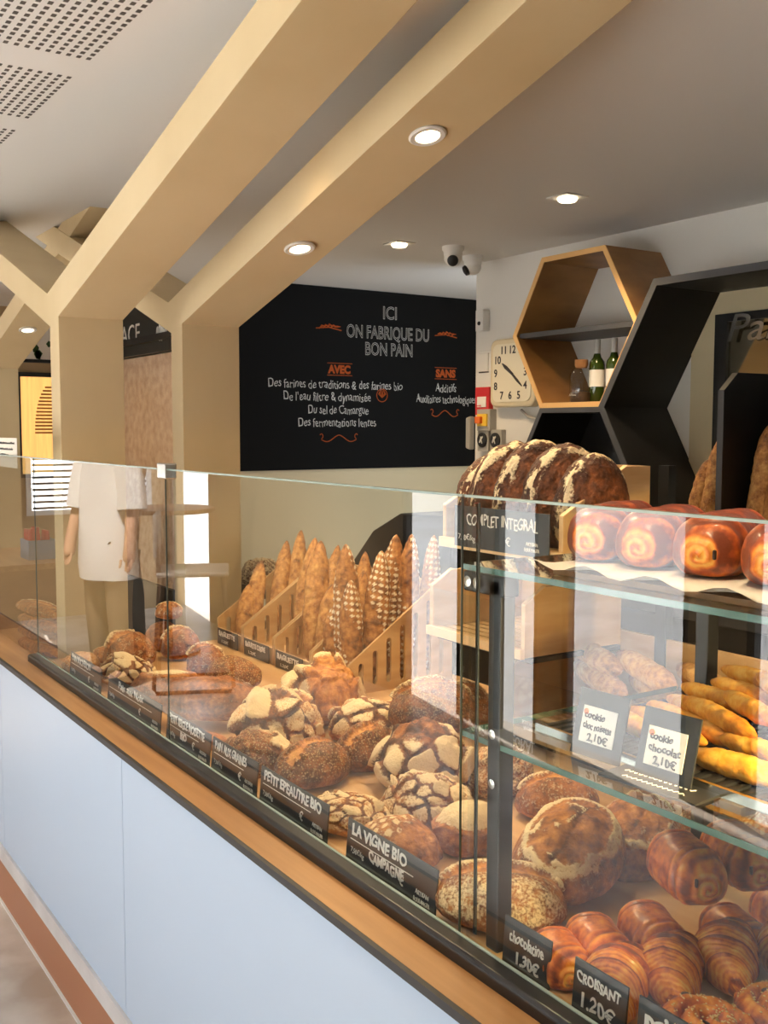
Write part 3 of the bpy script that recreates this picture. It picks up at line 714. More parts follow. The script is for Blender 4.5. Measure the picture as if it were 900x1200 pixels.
# sneeze glass
PX = [(-4.45, -3.272), (-3.264, -2.182), (-2.176, -1.106), (-1.100, 0.34)]
labs = ['leftmost glass pane standing straight on the wooden ledge', 'glass pane between the rail end and the chrome clip', 'middle glass pane in front of the baguettes', 'right glass pane in front of the pastries']
for (a, b), lb in zip(PX, labs):
    z0 = 0.827 if a < -4 else 0.836
    t = thing('glass_screen', ((a+b)/2, GY, z0), lb, 'glass pane', 'counter glass panes')
    MB().box(a, b, GY-0.004, GY+0.004, z0, 1.459).build('sheet', 'pane_glass', t)
    MB().box(a, b, GY-0.004, GY+0.004, 1.459, 1.4622).build('top_edge', 'pane_edge', t)
    MB().box(b-0.0008, b, GY-0.0041, GY-0.0005, z0, 1.459).build('side_edge', 'joint_grey', t)
    if abs(b+2.182) < 0.01:
        m = MB(); m.box(-2.205, -2.155, GY-0.014, GY+0.014, 1.44, 1.475); m.build('clip', 'chrome', t, bevel=0.003)
fin = thing('divider_fin', (-1.10, 0.88, BZ), 'narrow upright glass fin behind the joint of the right pane', 'glass fin')
MB().box(-1.104, -1.098, 0.872, 0.884, 0.838, 1.45).build('sheet', 'pane_glass', fin)
MB().box(-1.104, -1.098, 0.884, 0.886, 0.838, 1.45).build('rear_edge', 'joint_grey', fin)

# ------------------------------------------------------------------ loaves on the bed
LO = [
('round_loaf',-3.058,0.93,BZ,0.115,0.104,0.062,56,'smooth','small pale round loaf behind leftmost price card'),
('country_loaf',-3.00,1.06,BZ,0.165,0.135,0.125,100,'ear','tall tan loaf with an open crust at the left end of display'),
('bread_end',-3.14,1.03,BZ,0.08,0.06,0.05,56,'ear','small brown loaf end between pale round loaf and column'),
('flaky_loaf',-2.835,0.99,BZ,0.170,0.125,0.081,40,'plates','dark brown flaky loaf right behind the two left price cards'),
('floured_loaf',-2.614,1.03,BZ,0.205,0.125,0.085,60,'flour_oval','oval floured loaf in the chair reflection, left half of display'),
('bread_roll',-3.18,1.26,0.93,0.089,0.076,0.055,56,'ear','topmost golden roll of the pile by the columns'),
('bread_roll',-3.22,1.25,BZ,0.12,0.10,0.10,56,'smooth_gold','smooth golden roll under the topmost roll by the columns'),
('bread_roll',-3.06,1.25,BZ,0.125,0.105,0.105,80,'ear','crusty roll at the right of the pile by the columns'),
('seeded_loaf',-2.63,1.23,BZ,0.165,0.125,0.095,40,'seeded','round loaf covered in pale seeds in front of the baguette crates'),
('crusty_loaf',-2.80,1.22,BZ,0.11,0.09,0.10,56,'ear','golden crusty loaf peeping up left of the seed covered loaf'),
('long_loaf',-2.32,1.02,BZ+0.02,0.27,0.115,0.11,45,'ear_end','long smooth tan loaf with torn crust at its right end'),
('flat_loaf',-2.16,0.945,BZ,0.13,0.07,0.035,20,'smooth_gold','thin dark golden loaf low under the long tan loaf'),
('cracked_boule',-2.085,1.085,BZ,0.195,0.185,0.135,0,'plates_big','big round loaf with cream cracked plates of crust, left of centre'),
('cracked_boule',-2.20,1.28,BZ,0.19,0.18,0.16,0,'plates_ear','round flaky loaf with orange patch behind the cream cracked boule'),
('flaky_loaf',-2.0,1.285,BZ,0.19,0.15,0.10,30,'plates','dark loaf with lifted cream flakes in front of the slotted crate'),
('cracked_loaf',-1.955,0.975,BZ,0.165,0.115,0.086,20,'plates_seed','half cracked half seeded loaf at the front below the cream boule'),
('slashed_seed_loaf',-1.822,1.03,BZ,0.165,0.145,0.095,100,'seed_slash','grey seeded loaf with orange slash in the front, left of bare bed'),
('slashed_seed_loaf',-1.845,1.18,BZ,0.150,0.125,0.10,100,'seed_slash','grey seeded loaf with orange slash left of the white boule'),
('cracked_loaf',-1.573,0.966,BZ,0.150,0.115,0.060,30,'plates_flat','low flat loaf of small cracked plates behind the petit epeautre card'),
('white_boule',-1.655,1.195,BZ,0.200,0.180,0.145,0,'white_slash','big white floured boule with dark split top, centre of display'),
('grey_loaf',-1.85,1.36,BZ+0.05,0.205,0.14,0.12,56,'grey_ear','grey floured loaf with orange tear by the foot of the slotted crate'),
('cracked_loaf',-1.515,1.10,BZ,0.165,0.12,0.092,40,'plates_flat','oval loaf of large cracked plates in front of the white boule'),
('checkered_loaf',-1.388,0.950,BZ,0.155,0.112,0.085,20,'checker','golden loaf with chequered flour top behind the la vigne card'),
('floured_loaf',-1.365,1.085,BZ,0.130,0.105,0.095,60,'flour_cap','smooth loaf with white floured cap behind the glass joint'),
('batard_loaf',-1.137,0.962,BZ,0.195,0.12,0.088,45,'batard','batard loaf with flour streaks behind black post and chocolatine card'),
('oval_loaf',-1.174,1.135,BZ+0.02,0.235,0.165,0.105,110,'ring','large oval loaf with cream ring of lifted crust, right of black post'),
('oval_loaf',-1.185,1.30,BZ,0.200,0.145,0.110,110,'ring2','large oval loaf behind the one with the cream ring'),
('crusty_loaf',-1.40,1.32,BZ,0.160,0.10,0.085,56,'ear','brown crusty loaf at back, just right of the black post'),
('rough_loaf',-1.55,1.31,BZ,0.135,0.11,0.11,60,'rough','rough whitish loaf directly behind the glass joint'),
('crusty_loaf',-1.95,1.53,BZ,0.13,0.10,0.12,56,'ear','brown loaf far back beside the lowest wooden crate'),
('seeded_loaf',-1.16,1.43,BZ,0.085,0.075,0.075,-30,'seeded','small seeded loaf end below the lower glass shelf'),
('floured_loaf',-1.27,1.50,BZ,0.181,0.095,0.085,56,'flour_oval','floured loaf at the back below the lower glass shelf'),
('pale_loaf',-1.10,1.52,BZ,0.09,0.06,0.06,56,'checker','small pale loaf behind the pains au chocolat, under glass shelf'),
]
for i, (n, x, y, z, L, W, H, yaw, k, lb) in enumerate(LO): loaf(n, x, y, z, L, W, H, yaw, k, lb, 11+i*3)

# long pale loaves stacked at the far left
for i, (x, y, z) in enumerate(((-3.86, 1.03, 0.72), (-3.88, 1.035, 0.765), (-3.86, 1.03, 0.81), (-3.90, 1.035, 0.855))):
    o = loaf('long_loaf', x, y, z, 0.40, 0.085, 0.05, 8, 'flour_oval' if i < 3 else 'ear', ('lowest', 'second', 'third', 'topmost darker')[i]+' long loaf of the stack behind the leftmost pane', 91+i, group='stacked long loaves at far left')
# shelf unit behind with blue box of red sticks
su = thing('side_shelf', (-4.75, 1.22, 0), 'low wooden side shelf behind the stacked long loaves at left', 'shelf')
MB().box(-5.1, -4.42, 0.95, 1.5, 0.955, 0.98).build('top_board', 'ledge_wood', su)
MB().box(-5.1, -4.42, 0.95, 1.5, 0.74, 0.76).build('lower_board', 'ledge_wood', su)
for x in (-5.1, -4.445): MB().box(x, x+0.025, 0.95, 1.5, 0, 0.955).build('side_panel', 'oak', su)
MB().box(-5.075, -4.445, 1.48, 1.5, 0, 0.955).build('back_panel', 'black_laminate', su)
bb = thing('stick_box', (-4.63, 1.23, 0.98), 'blue box full of red sticks on the side shelf', 'box')
m = MB(); m.box(-4.70, -4.56, 1.17, 1.174, 0.98, 1.065); m.box(-4.70, -4.56, 1.286, 1.29, 0.98, 1.065); m.box(-4.70, -4.696, 1.174, 1.286, 0.98, 1.065); m.box(-4.564, -4.56, 1.174, 1.286, 0.98, 1.065); m.box(-4.696, -4.564, 1.174, 1.286, 0.98, 0.985)
m.build('box', 'blue_box', bb)
for k in range(12):
    x = -4.685+0.035*(k % 4); y = 1.19+0.035*(k//4); MB().tube([(x, y, 0.99), (x+rnd.uniform(-.01, .01), y+rnd.uniform(-.01, .01), 1.09+rnd.uniform(0, .04))], 0.009, 8).build('red_stick', 'red', bb)
bg_ = loaf('fruit_loaf', -4.60, 1.12, 0.76, 0.17, 0.13, 0.10, 56, 'rough', 'dark nutty loaf on the lower board of the side shelf', 77, group=None, m='crust_rye')
# printed notice standing at the glass top
pn = thing('paper_notice', (-3.75, 0.8695, 1.44), 'white printed paper notice above the leftmost pane', 'notice')
MB().box(-4.05, -3.50, 0.8685, 0.870, 1.42, 1.52).build('sheet', 'paper', pn)
for k, (s, wd) in enumerate((('Pour votre santé mangez du pain', 0.40), ('au levain naturel chaque jour', 0.38), ('et nos farines locales', 0.32))):
    scribble('ink', pn, (-0.18, -0.0015, 0.058-0.02*k), (PI/2, 0, 0), wd, 0.010, k)

# ------------------------------------------------------------------ price cards
def card(x0, x1, y, z0, z1, label, lines, tilt=8, group='price cards along the front glass', m='slate', foot=True, rz=0):
    """lines: (text, x, z, width, size) in card metres from its lower left"""
    t = thing('price_card', ((x0+x1)/2, y, z0), label, 'price card', group)
    t.rotation_euler = (math.radians(-tilt), 0, rz)
    w = (x1-x0)/2; h = z1-z0
    MB().box(-w, w, 0, 0.003, 0, h).build('card', m, t, local=True, bevel=0.0008)
    for (s, x, z, wd, sz, th) in lines: text('lettering', s, 'chalk', t, (-w+x, -0.0006, z), (PI/2, 0, 0), width=wd, size=sz, thick=th)
    return t
def longcard(x0, x1, label, title, tx=0.015, tw=None, th=0.0004, extra=(), price='7,50€/kg'):
    w = x1-x0; tw = tw or w*0.66
    L = [(title, tx, 0.052, tw, 0.026, th), ('€', w*0.62, 0.018, 0.012, 0.022, 0.0004), (price, 0.015, 0.022, 0.04, 0.012, 0.0),
         ('ARTISAN', w-0.052, 0.022, 0.034, 0.010, 0.0), ('BOULANGER', w-0.056, 0.010, 0.042, 0.010, 0.0)]+list(extra)
    t = card(x0, x1, 0.883, BZ, BZ+0.075, label, L, tilt=5)
    MB().box(-w/2+0.012, w/2-0.06, -0.001, 0, 0.043, 0.0442).build('rule', 'chalk', t, local=True)
longcard(-3.02, -2.74, 'leftmost slate card on the display, before the small pale loaf', 'PAIN BUCHERON', tw=0.17)
longcard(-2.68, -2.30, 'slate card lettered pain aux noix, second from the left end', 'Pain aux Noix', tx=0.08, tw=0.18)
longcard(-2.262, -2.015, 'slate card lettered petit seigle noisette bio', 'PETIT SEIGLE NOISETTE', tw=0.2, th=0.0007, extra=[('BIO', 0.085, 0.026, 0.035, 0.022, 0.001)])
longcard(-2.005, -1.79, 'slate card lettered pain aux graines', 'PAIN AUX GRAINES', tw=0.15)
longcard(-1.775, -1.515, 'slate card lettered petit epeautre bio', 'PETIT EPEAUTRE BIO', tw=0.22, th=0.0007)
longcard(-1.45, -1.195, 'slate card lettered la vigne bio and campagne', 'LA VIGNE BIO', tw=0.16, th=0.0008, extra=[('CAMPAGNE', 0.07, 0.026, 0.10, 0.022, 0.0008)])
card(-1.048, -0.955, 0.89, BZ, BZ+0.066, 'small slate card lettered chocolatine 1.30€', [('chocolatine', 0.012, 0.036, 0.068, 0.022, 0.0004), ('1.30€', 0.025, 0.010, 0.045, 0.022, 0.0006)], 5)
card(-0.912, -0.822, 0.89, BZ, BZ+0.066, 'small slate card lettered croissant 1.20€', [('CROISSANT', 0.006, 0.040, 0.074, 0.018, 0.0005), ('1.20€', 0.012, 0.010, 0.056, 0.026, 0.0004)], 5)
card(-0.805, -0.70, 0.89, BZ, BZ+0.066, 'small slate card lettered pain au raisin at bottom edge', [('pain', 0.012, 0.036, 0.05, 0.028, 0.0014), ('raisin', 0.02, 0.010, 0.06, 0.022, 0.0008)], 5)

# ------------------------------------------------------------------ baguette crates at the rear of the bed
CY0, CY1 = 1.455, 1.81
def side_panel(name, x, parent):
    cu = bpy.data.curves.new(name, 'CURVE'); cu.dimensions = '2D'; cu.fill_mode = 'BOTH'; cu.extrude = 0.004
    def poly(pts):
        sp = cu.splines.new('POLY'); sp.points.add(len(pts)-1)
        for p, q in zip(sp.points, pts): p.co = (q[0], q[1], 0, 1)
        sp.use_cyclic_u = True
    poly([(CY0, BZ), (CY1, BZ), (CY1, 1.105), (1.75, 1.105), (CY0, 0.905)])
    for k in range(7):
        y = CY0+0.04+0.046*k; z0 = BZ+0.03; z1 = 0.905+(y-CY0)*0.678-0.035; r = 0.0085
        P = [(y+r*math.cos(a), z1+r*math.sin(a)) for a in np.linspace(0, PI, 7)]+[(y+r*math.cos(a), z0+r*math.sin(a)) for a in np.linspace(PI, 2*PI, 7)]
        poly(P)
    t = bpy.data.objects.new(name, cu); COL.objects.link(t)
    dg = bpy.context.evaluated_depsgraph_get(); me = bpy.data.meshes.new_from_object(t.evaluated_get(dg))
    bpy.data.objects.remove(t); bpy.data.curves.remove(cu)
    co = np.zeros(len(me.vertices)*3); me.vertices.foreach_get('co', co); co = co.reshape(-1, 3)
    loc = np.array(parent.location); new = np.stack([co[:,2]+x, co[:,0], co[:,1]], 1)-loc
    me.vertices.foreach_set('co', new.ravel()); me.update(); me.materials.clear(); me.materials.append(MATS['crate_wood'])
    o = bpy.data.objects.new(name, me); COL.objects.link(o); o.parent = parent
    bm = bmesh.new(); bm.from_mesh(me); bmesh.ops.recalc_face_normals(bm, faces=bm.faces); bm.to_mesh(me); bm.free()
    return o
CX = [-3.235, -3.035, -2.815, -2.58, -2.367]
cl = ['leftmost slanted wooden baguette crate beside the column', 'second slanted wooden baguette crate from the left', 'third slanted wooden baguette crate from the left', 'rightmost slanted baguette crate with rounded slots in its side']
for i in range(4):
    a, b = CX[i]+0.006, CX[i+1]-0.006
    t = thing('baguette_crate', ((a+b)/2, (CY0+CY1)/2, BZ), cl[i], 'crate', 'slanted baguette crates')
    side_panel('side_panel', a, t); side_panel('side_panel', b, t)
    MB().box(a+0.0042, b-0.0042, CY1-0.01, CY1, BZ, 1.10).build('back_panel', 'crate_wood', t)
    MB().box(a+0.0042, b-0.0042, CY0+0.01, CY1-0.01, BZ, BZ+0.008).build('base', 'crate_wood', t)
    if i < 3: MB().box(a+0.0042, b-0.0042, CY0+0.002, CY0+0.010, BZ, BZ+0.05).build('front_panel', 'crate_wood', t)
for x0, x1, s, lb in ((-3.215, -3.06, 'BAGUETTE', 'slate card hung on the leftmost baguette crate'), (-3.01, -2.835, 'BAGUETTE CUISINE', 'slate card hung on the second baguette crate'), (-2.79, -2.62, 'BAGUETTE', 'slate card hung on the third baguette crate')):
    card(x0, x1, 1.448, BZ+0.001, BZ+0.055, lb, [(s, 0.012, 0.03, (x1-x0)*0.8, 0.022, 0.001), ('1,20€', 0.03, 0.008, 0.05, 0.014, 0.0)], 0, group='slate cards on the baguette crates')

BG = [ # tip x,y,z ; foot x,y ; width ; kind
(-3.22,1.62,1.093,-3.13,1.52,.05,'slashed'), (-3.18,1.70,1.162,-3.10,1.60,.055,'long'), (-3.15,1.74,1.20,-3.08,1.66,.05,'slashed'), (-3.19,1.56,1.02,-3.14,1.50,.05,'slashed'),
(-2.98,1.70,1.19,-2.93,1.60,.055,'long'), (-2.90,1.74,1.17,-2.87,1.66,.05,'slashed'),
(-2.77,1.60,1.205,-2.68,1.51,.062,'long'), (-2.72,1.66,1.16,-2.64,1.58,.06,'slashed'), (-2.70,1.72,1.17,-2.66,1.67,.05,'long'), (-2.66,1.75,1.15,-2.62,1.70,.05,'slashed'), (-2.63,1.56,1.09,-2.615,1.51,.052,'long'),
(-2.49,1.52,1.225,-2.43,1.49,.064,'checked'), (-2.52,1.60,1.14,-2.49,1.55,.055,'long'), (-2.50,1.49,1.05,-2.48,1.48,.06,'checked'), (-2.44,1.61,1.205,-2.41,1.55,.06,'checked'),
(-2.55,1.70,1.19,-2.53,1.66,.055,'slashed'), (-2.47,1.68,1.245,-2.44,1.62,.06,'checked'), (-2.42,1.70,1.25,-2.41,1.66,.06,'checked'), (-2.40,1.765,1.245,-2.415,1.74,.055,'checked'), (-2.54,1.76,1.18,-2.53,1.73,.05,'slashed'), (-2.43,1.50,1.13,-2.415,1.49,.055,'checked')]
for i, (tx, ty, tz, fx, fy, w, k) in enumerate(BG):
    L = math.dist((tx, ty, tz), (fx, fy, 0.835))
    cr = ('leftmost', 'second', 'third', 'rightmost')[min(3, sum(fx > c for c in CX[1:4]))]
    desc = {'slashed': 'slashed golden baguette', 'long': 'plain orange brown baguette', 'checked': 'brown baguette dotted with white flour'}[k]
    where = 'front' if fy < 1.53 else ('middle' if fy < 1.64 else 'back')
    side = 'left' if fx < (CX[['leftmost','second','third','rightmost'].index(cr)]+CX[['leftmost','second','third','rightmost'].index(cr)+1])/2 else 'right'
    hgt = 'tall ' if tz > 1.18 else ''
    stick_between('baguette', (fx, fy, 0.835), (tx, ty, tz), stick_mesh('baguette', L, w*1.22, k, 31+i, nu=90, nv=40), '%s%s at the %s %s of the %s crate' % (hgt, desc, where, side, cr), 'baguette', 'baguettes in the slanted crates', roll=rnd.uniform(-0.6, 0.6)+PI)

# ------------------------------------------------------------------ tiered wooden bread crates on a black rack
def tray(name_label, x0, x1, y0, y1, z0, hf, hb, yk):
    t = thing('bread_crate', ((x0+x1)/2, (y0+y1)/2, z0), name_label, 'crate', 'tiered bread crates')
    for a, b in ((x0, x0+0.012), (x1-0.012, x1)):
        MB().prism([(y0, z0), (y1, z0), (y1, z0+hb), (yk, z0+hb), (y0, z0+hf)], a, b, 'x').build('side_panel', 'crate_wood', t)
        MB().prism([(y0, z0+hf), (yk, z0+hb), (yk+0.002, z0+hb+0.003), (y0, z0+hf+0.003)], a, b, 'x').build('side_edge', 'crate_edge', t)
    MB().box(x0+0.012, x1-0.012, y1-0.01, y1, z0, z0+hb).build('back_panel', 'crate_wood', t)
    m = MB(); n = 9
    for k in range(n):
        a = y0+(y1-0.012-y0)*k/n; m.box(x0+0.012, x1-0.012, a+0.003, a+(y1-y0)/n-0.008, z0+0.004, z0+0.016)
    m.build('slatted_base', 'crate_wood', t)
    MB().box(x0, x1, y0-0.012, y0, z0-0.002, z0+0.02).build('front_rail', 'crate_edge', t)
    MB().box(x0+0.012, x1-0.012, y0+0.002, y0+0.005, z0+0.022, z0+hf-0.005).build('front_pane', 'pane_glass', t)
    return t
tray('top wooden crate holding big dark loaves', -1.93, -1.526, 1.445, 1.696, 1.281, 0.092, 0.192, 1.625)
tray('middle wooden crate, empty, with glass front', -2.055, -1.70, 1.50, 1.80, 1.045, 0.118, 0.155, 1.56)
tray('lowest wooden crate with slatted base, full of long loaves', -1.83, -1.16, 1.56, 1.82, 0.845, 0.14, 0.23, 1.66)
rk = thing('crate_rack', (-1.75, 1.80, BZ), 'black metal rack carrying the tiered wooden crates', 'rack')
for x in (-1.98, -1.60): MB().box(x, x+0.03, 1.805, 1.83, BZ, 1.47).build('upright', 'black_metal', rk)
MB().box(-1.92, -1.53, 1.50, 1.80, 1.272, 1.2785).build('bracket', 'black_metal', rk)
MB().box(-1.93, -1.75, 1.60, 1.80, 1.215, 1.272).build('drawer_box', 'black_laminate', rk, bevel=0.006)
MB().box(-2.05, -1.70, 1.52, 1.80, 1.03, 1.041).build('bracket', 'black_metal', rk)
MB().box(-1.83, -1.16, 1.58, 1.80, BZ+0.002, 0.840).build('bracket', 'black_metal', rk)
card(-1.86, -1.545, 1.425, 1.287, 1.379, 'wide slate card lettered complet integral on the top crate', [('COMPLET INTEGRAL', 0.045, 0.052, 0.235, 0.036, 0.0001), ('7.50€/kg', 0.015, 0.016, 0.06, 0.018, 0.0), ('€', 0.18, 0.014, 0.014, 0.026, 0.0), ('ARTISAN', 0.245, 0.022, 0.036, 0.011, 0.0), ('BOULANGER', 0.24, 0.010, 0.046, 0.011, 0.0)], 0, group='cards on the tiered crates')
for i, (x, z, k, yw) in enumerate(((-1.915, 0.0, 0.84, -10), (-1.835, 0.0, 0.98, -22), (-1.742, 0.0, 1.0, -24), (-1.655, 0.0, 0.97, -20), (-1.575, 0.0, 0.88, -12))):
    loaf('rye_loaf', x, 1.565, 1.296+z, 0.132, 0.205*k, 0.25*k, yw, 'rye', ('leftmost dark loaf with broad flour band in top crate', 'second dark loaf from the left in top crate', 'middle dark loaf in the top crate', 'fourth dark loaf from the left in top crate', 'rightmost dark loaf against the side of top crate')[i], 141+i, group='dark loaves in the top crate', tilt=(0, 0.10), m='crust_rye')
lay = ('bottom', 'lower', 'upper', 'top'); row = ('left', 'middle', 'right')
for k in range(4):
    for q in range(3):
        cx = -1.60+0.165*q-0.03*k; cy = 1.70+0.012*((k+q) % 2); z = 0.888+0.046*k
        stick_between('long_loaf', (cx-0.12, cy+0.035, z+0.012), (cx+0.12, cy-0.05, z-0.006), stick_mesh('long_loaf', 0.26, 0.058, 'finger', 171+3*k+q, m='crust_baguette', pw=3.0), 'long golden loaf in the %s layer, %s of lowest crate' % (lay[k], row[q]), 'bread', 'long loaves in the lowest crate')

# ------------------------------------------------------------------ glass shelves with black posts on the right
sh = thing('glass_shelving', (-0.5, 1.12, BZ), 'black posted stand with two glass shelves at right of the display', 'shelf')
for y in (0.91, 1.34): MB().box(-1.092, -1.066, y-0.013, y+0.013, BZ, 1.345).build('post', 'black_metal', sh, bevel=0.002)
for y in (0.91, 1.34): MB().box(0.10, 0.126, y-0.013, y+0.013, BZ, 1.345).build('post', 'black_metal', sh, bevel=0.002)
for z in (1.352, 1.110):
    MB().box(-1.155, 0.16, 0.90, 1.36, z, z+0.008).build('glass_shelf', 'shelf_glass', sh)
    MB().box(-1.155, 0.16, 0.8985, 0.90, z, z+0.008).build('front_edge', 'glass_edge', sh)
    MB().box(-1.1565, -1.155, 0.90, 1.36, z, z+0.008).build('end_edge', 'glass_edge', sh)
MB().box(-1.15, -1.06, 0.897, 0.925, 1.322, 1.351).build('bracket', 'black_metal', sh, bevel=0.003)
for x in (-1.135, -1.115): MB().lathe([(0.008, 0), (0.008, 0.004), (0.001, 0.005)], (x, 0.897, 1.337), 14, 'y').build('bolt', 'chrome', sh, smooth=True)
for z in (1.06, 1.13): MB().lathe([(0.007, 0), (0.007, 0.003), (0.001, 0.004)], (-1.079, 0.897, z), 14, 'y').build('bolt', 'chrome', sh, smooth=True)

lp = thing('added_shelf_lamp', (-0.42, 0.98, 1.325), 'small black lamp added out of view under the upper glass shelf', 'lamp')  # lamp added out of view to brighten the finger breads
MB().lathe([(0.02, 0.027), (0.024, 0.01), (0.024, -0.02), (0.018, -0.022), (0.018, -0.01), (0.001, -0.01)], (-0.42, 0.98, 1.325), 20).build('housing', 'black_metal', lp, smooth=True)
spot('added_shelf_spot', (-0.43, 0.99, 1.29), (-0.82, 1.13, 1.18), 34, 80, 0.6, (1.0, 0.70, 0.30), 0.015)  # warm light of the added lamp, aimed at the finger breads

# viennoiserie shapes
def choc_mesh(name, L, W, H, seed, nu=84, nv=64, dark=0.0):
    s = np.sin(np.linspace(-PI/2, PI/2, nu))*0.9995; ph = np.linspace(0, 2*PI, nv, endpoint=False)
    S, Pp = np.meshgrid(s, ph, indexing='ij'); S = S.ravel(); Pp = Pp.ravel()
    c, u = np.cos(Pp), np.sin(Pp); q3 = np.stack([S*1.6, c, u], 1); n1 = fbm(q3*1.3+seed, 3); n2 = fbm(q3*4+seed, 3)
    r = np.clip(1-abs(S)**5.0, 0, 1)**0.55
    lam = np.sin((abs(S)*2.6+0.35*c)*9.0+2*n1)*sst(0.25, 0.55, abs(S))
    rr = r*(1+0.10*n1+0.035*lam)
    cs = np.sign(c)*abs(c)**0.8; us = np.sign(u)*abs(u)**0.85
    cap = sst(0.90, 0.965, abs(S)); spir = np.sin(r*24-Pp*1.0+1.0)*cap
    x = L/2*S*(1+0.02*n1)+np.sign(S)*0.002*spir
    co = np.stack([x, W/2*cs*rr, np.where(us > 0, 0.6, 0.4)*H*us*rr], 1); co[:,2] = np.maximum(co[:,2], -0.33*H); co[:,2] -= co[:,2].min()
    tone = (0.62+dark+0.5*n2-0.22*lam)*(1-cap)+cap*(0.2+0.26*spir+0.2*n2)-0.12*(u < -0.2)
    return attr_mesh(name, co, grid_faces(nu, nv), 'pastry', {'flour': 0.06+0*S, 'tone': tone, 'seed': 0*S})
def croissant_mesh(name, L, W, H, seed, nu=150, nv=56):
    s = np.linspace(-0.995, 0.995, nu); ph = np.linspace(0, 2*PI, nv, endpoint=False)
    S, Pp = np.meshgrid(s, ph, indexing='ij'); S = S.ravel(); Pp = Pp.ravel(); c, u = np.cos(Pp), np.sin(Pp)
    q3 = np.stack([S*2.2, c, u], 1); n1 = fbm(q3*1.3+seed, 3); n2 = fbm(q3*5+seed, 3)
    k = abs(S)*2.9+0.5+0.22*n1+0.05*c; fr = k-np.floor(k)
    r = np.clip(1-abs(S)**1.7, 0, 1)**0.62
    edge = sst(0.0, 0.12, fr)*(1-fr)**0.6
    rr = r*(0.90+0.16*edge+0.12*n1)+0.012*np.sin(S*70+n1*8)
    a = S*0.75; x = np.sin(a)/0.75*L/2*1.02; yb = (1-np.cos(a))/0.75*L/2*0.9
    co = np.stack([x-np.sin(a)*W/2*c*rr*-1*0.3, yb+W/2*c*rr*np.cos(a), np.where(u > 0, 0.62, 0.38)*H*u*rr], 1)
    co[:,2] = np.maximum(co[:,2], -0.30*H); co[:,2] -= co[:,2].min()
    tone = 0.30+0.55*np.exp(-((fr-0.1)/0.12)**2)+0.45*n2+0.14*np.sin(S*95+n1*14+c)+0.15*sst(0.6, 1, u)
    return attr_mesh(name, co, grid_faces(nu, nv), 'pastry', {'flour': 0.06+0*S, 'tone': tone, 'seed': 0*S})
def swirl_mesh(name, R, H, seed, nr=48, na=96):
    rr = np.concatenate([np.linspace(0.02, 1, nr), np.linspace(1, 0.9, 8)]); zt = np.concatenate([np.zeros(nr), np.linspace(0, 1, 8)])
    an = np.linspace(0, 2*PI, na, endpoint=False); Rr, A = np.meshgrid(rr, an, indexing='ij'); Zt, _ = np.meshgrid(zt, an, indexing='ij')
    Rr, A, Zt = Rr.ravel(), A.ravel(), Zt.ravel(); q3 = np.stack([Rr*3*np.cos(A), Rr*3*np.sin(A), Zt], 1)
    n1 = fbm(q3+seed, 3); n2 = fbm(q3*4+seed, 3)
    k = Rr*2.6-A/(2*PI)+0.2*n1; fr = k-np.floor(k); hump = np.sin(PI*fr)**0.6
    z = H*(0.55+0.45*hump*np.sqrt(np.clip(1.05-Rr**4, 0, 1)))*(1+0.2*n1); z = z*(1-Zt)
    tone = 0.35+0.5*n2+0.6*(1-hump)
    co = np.stack([R*Rr*np.cos(A)*(1+0.1*n1), R*Rr*np.sin(A)*(1+0.1*n1), z], 1)
    me = attr_mesh(name, co, grid_faces(len(rr), na), 'pastry', {'flour': 0.05+0*Rr, 'tone': tone, 'seed': 0*Rr}); return me, co[:nr*na], fr[:nr*na]

def place(me, name, x, y, z, yaw, label, cat, group, tilt=(0, 0)):
    o = bpy.data.objects.new(name, me); COL.objects.link(o); o.location = (x, y, z); o.rotation_euler = (tilt[0], tilt[1], math.radians(yaw)); return tag(o, label, cat, group)
def choc_bar(parent, L, side, z, y=0.0):
    MB().box(side*L/2-0.004, side*L/2+0.0012, y-0.0022, y+0.0022, z-0.006, z+0.006).build('chocolate_stick', 'choc', parent, local=True, bevel=0.0018)

# pastries on the bed at the right
CH = [('chocolatine',-0.955,0.94,BZ,0.100,0.066,0.058,-25,'front chocolatine with sugared top right behind its price card'),
      ('chocolatine',-0.945,1.00,BZ,0.112,0.075,0.066,-25,'second chocolatine, behind the front one'),
      ('chocolatine',-0.925,1.085,BZ,0.118,0.078,0.068,-25,'third chocolatine, below the big glossy rolls'),
      ('chocolatine',-0.87,1.19,BZ,0.105,0.072,0.060,-20,'chocolatine half hidden under the left big glossy roll'),
      ('chocolatine',-0.87,1.30,BZ,0.10,0.07,0.060,-20,'chocolatine half hidden under the right big glossy roll')]
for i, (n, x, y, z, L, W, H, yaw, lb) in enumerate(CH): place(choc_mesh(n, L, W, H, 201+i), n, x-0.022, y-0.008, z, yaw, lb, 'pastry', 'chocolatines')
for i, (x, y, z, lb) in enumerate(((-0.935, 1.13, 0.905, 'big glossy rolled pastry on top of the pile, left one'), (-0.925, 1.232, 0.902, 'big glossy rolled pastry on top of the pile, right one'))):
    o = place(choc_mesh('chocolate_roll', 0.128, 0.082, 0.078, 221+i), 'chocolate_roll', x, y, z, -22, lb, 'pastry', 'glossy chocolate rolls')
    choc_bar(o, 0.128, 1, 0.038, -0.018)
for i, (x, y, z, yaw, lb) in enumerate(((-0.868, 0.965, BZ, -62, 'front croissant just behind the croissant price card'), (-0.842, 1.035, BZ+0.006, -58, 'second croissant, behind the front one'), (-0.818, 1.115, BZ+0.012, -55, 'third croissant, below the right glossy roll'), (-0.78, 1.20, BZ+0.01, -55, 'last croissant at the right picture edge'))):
    place(croissant_mesh('croissant', 0.15, 0.086, 0.074, 241+i), 'croissant', x-0.028, y-0.012, z, yaw, lb, 'pastry', 'croissants', tilt=(0, 0.15))
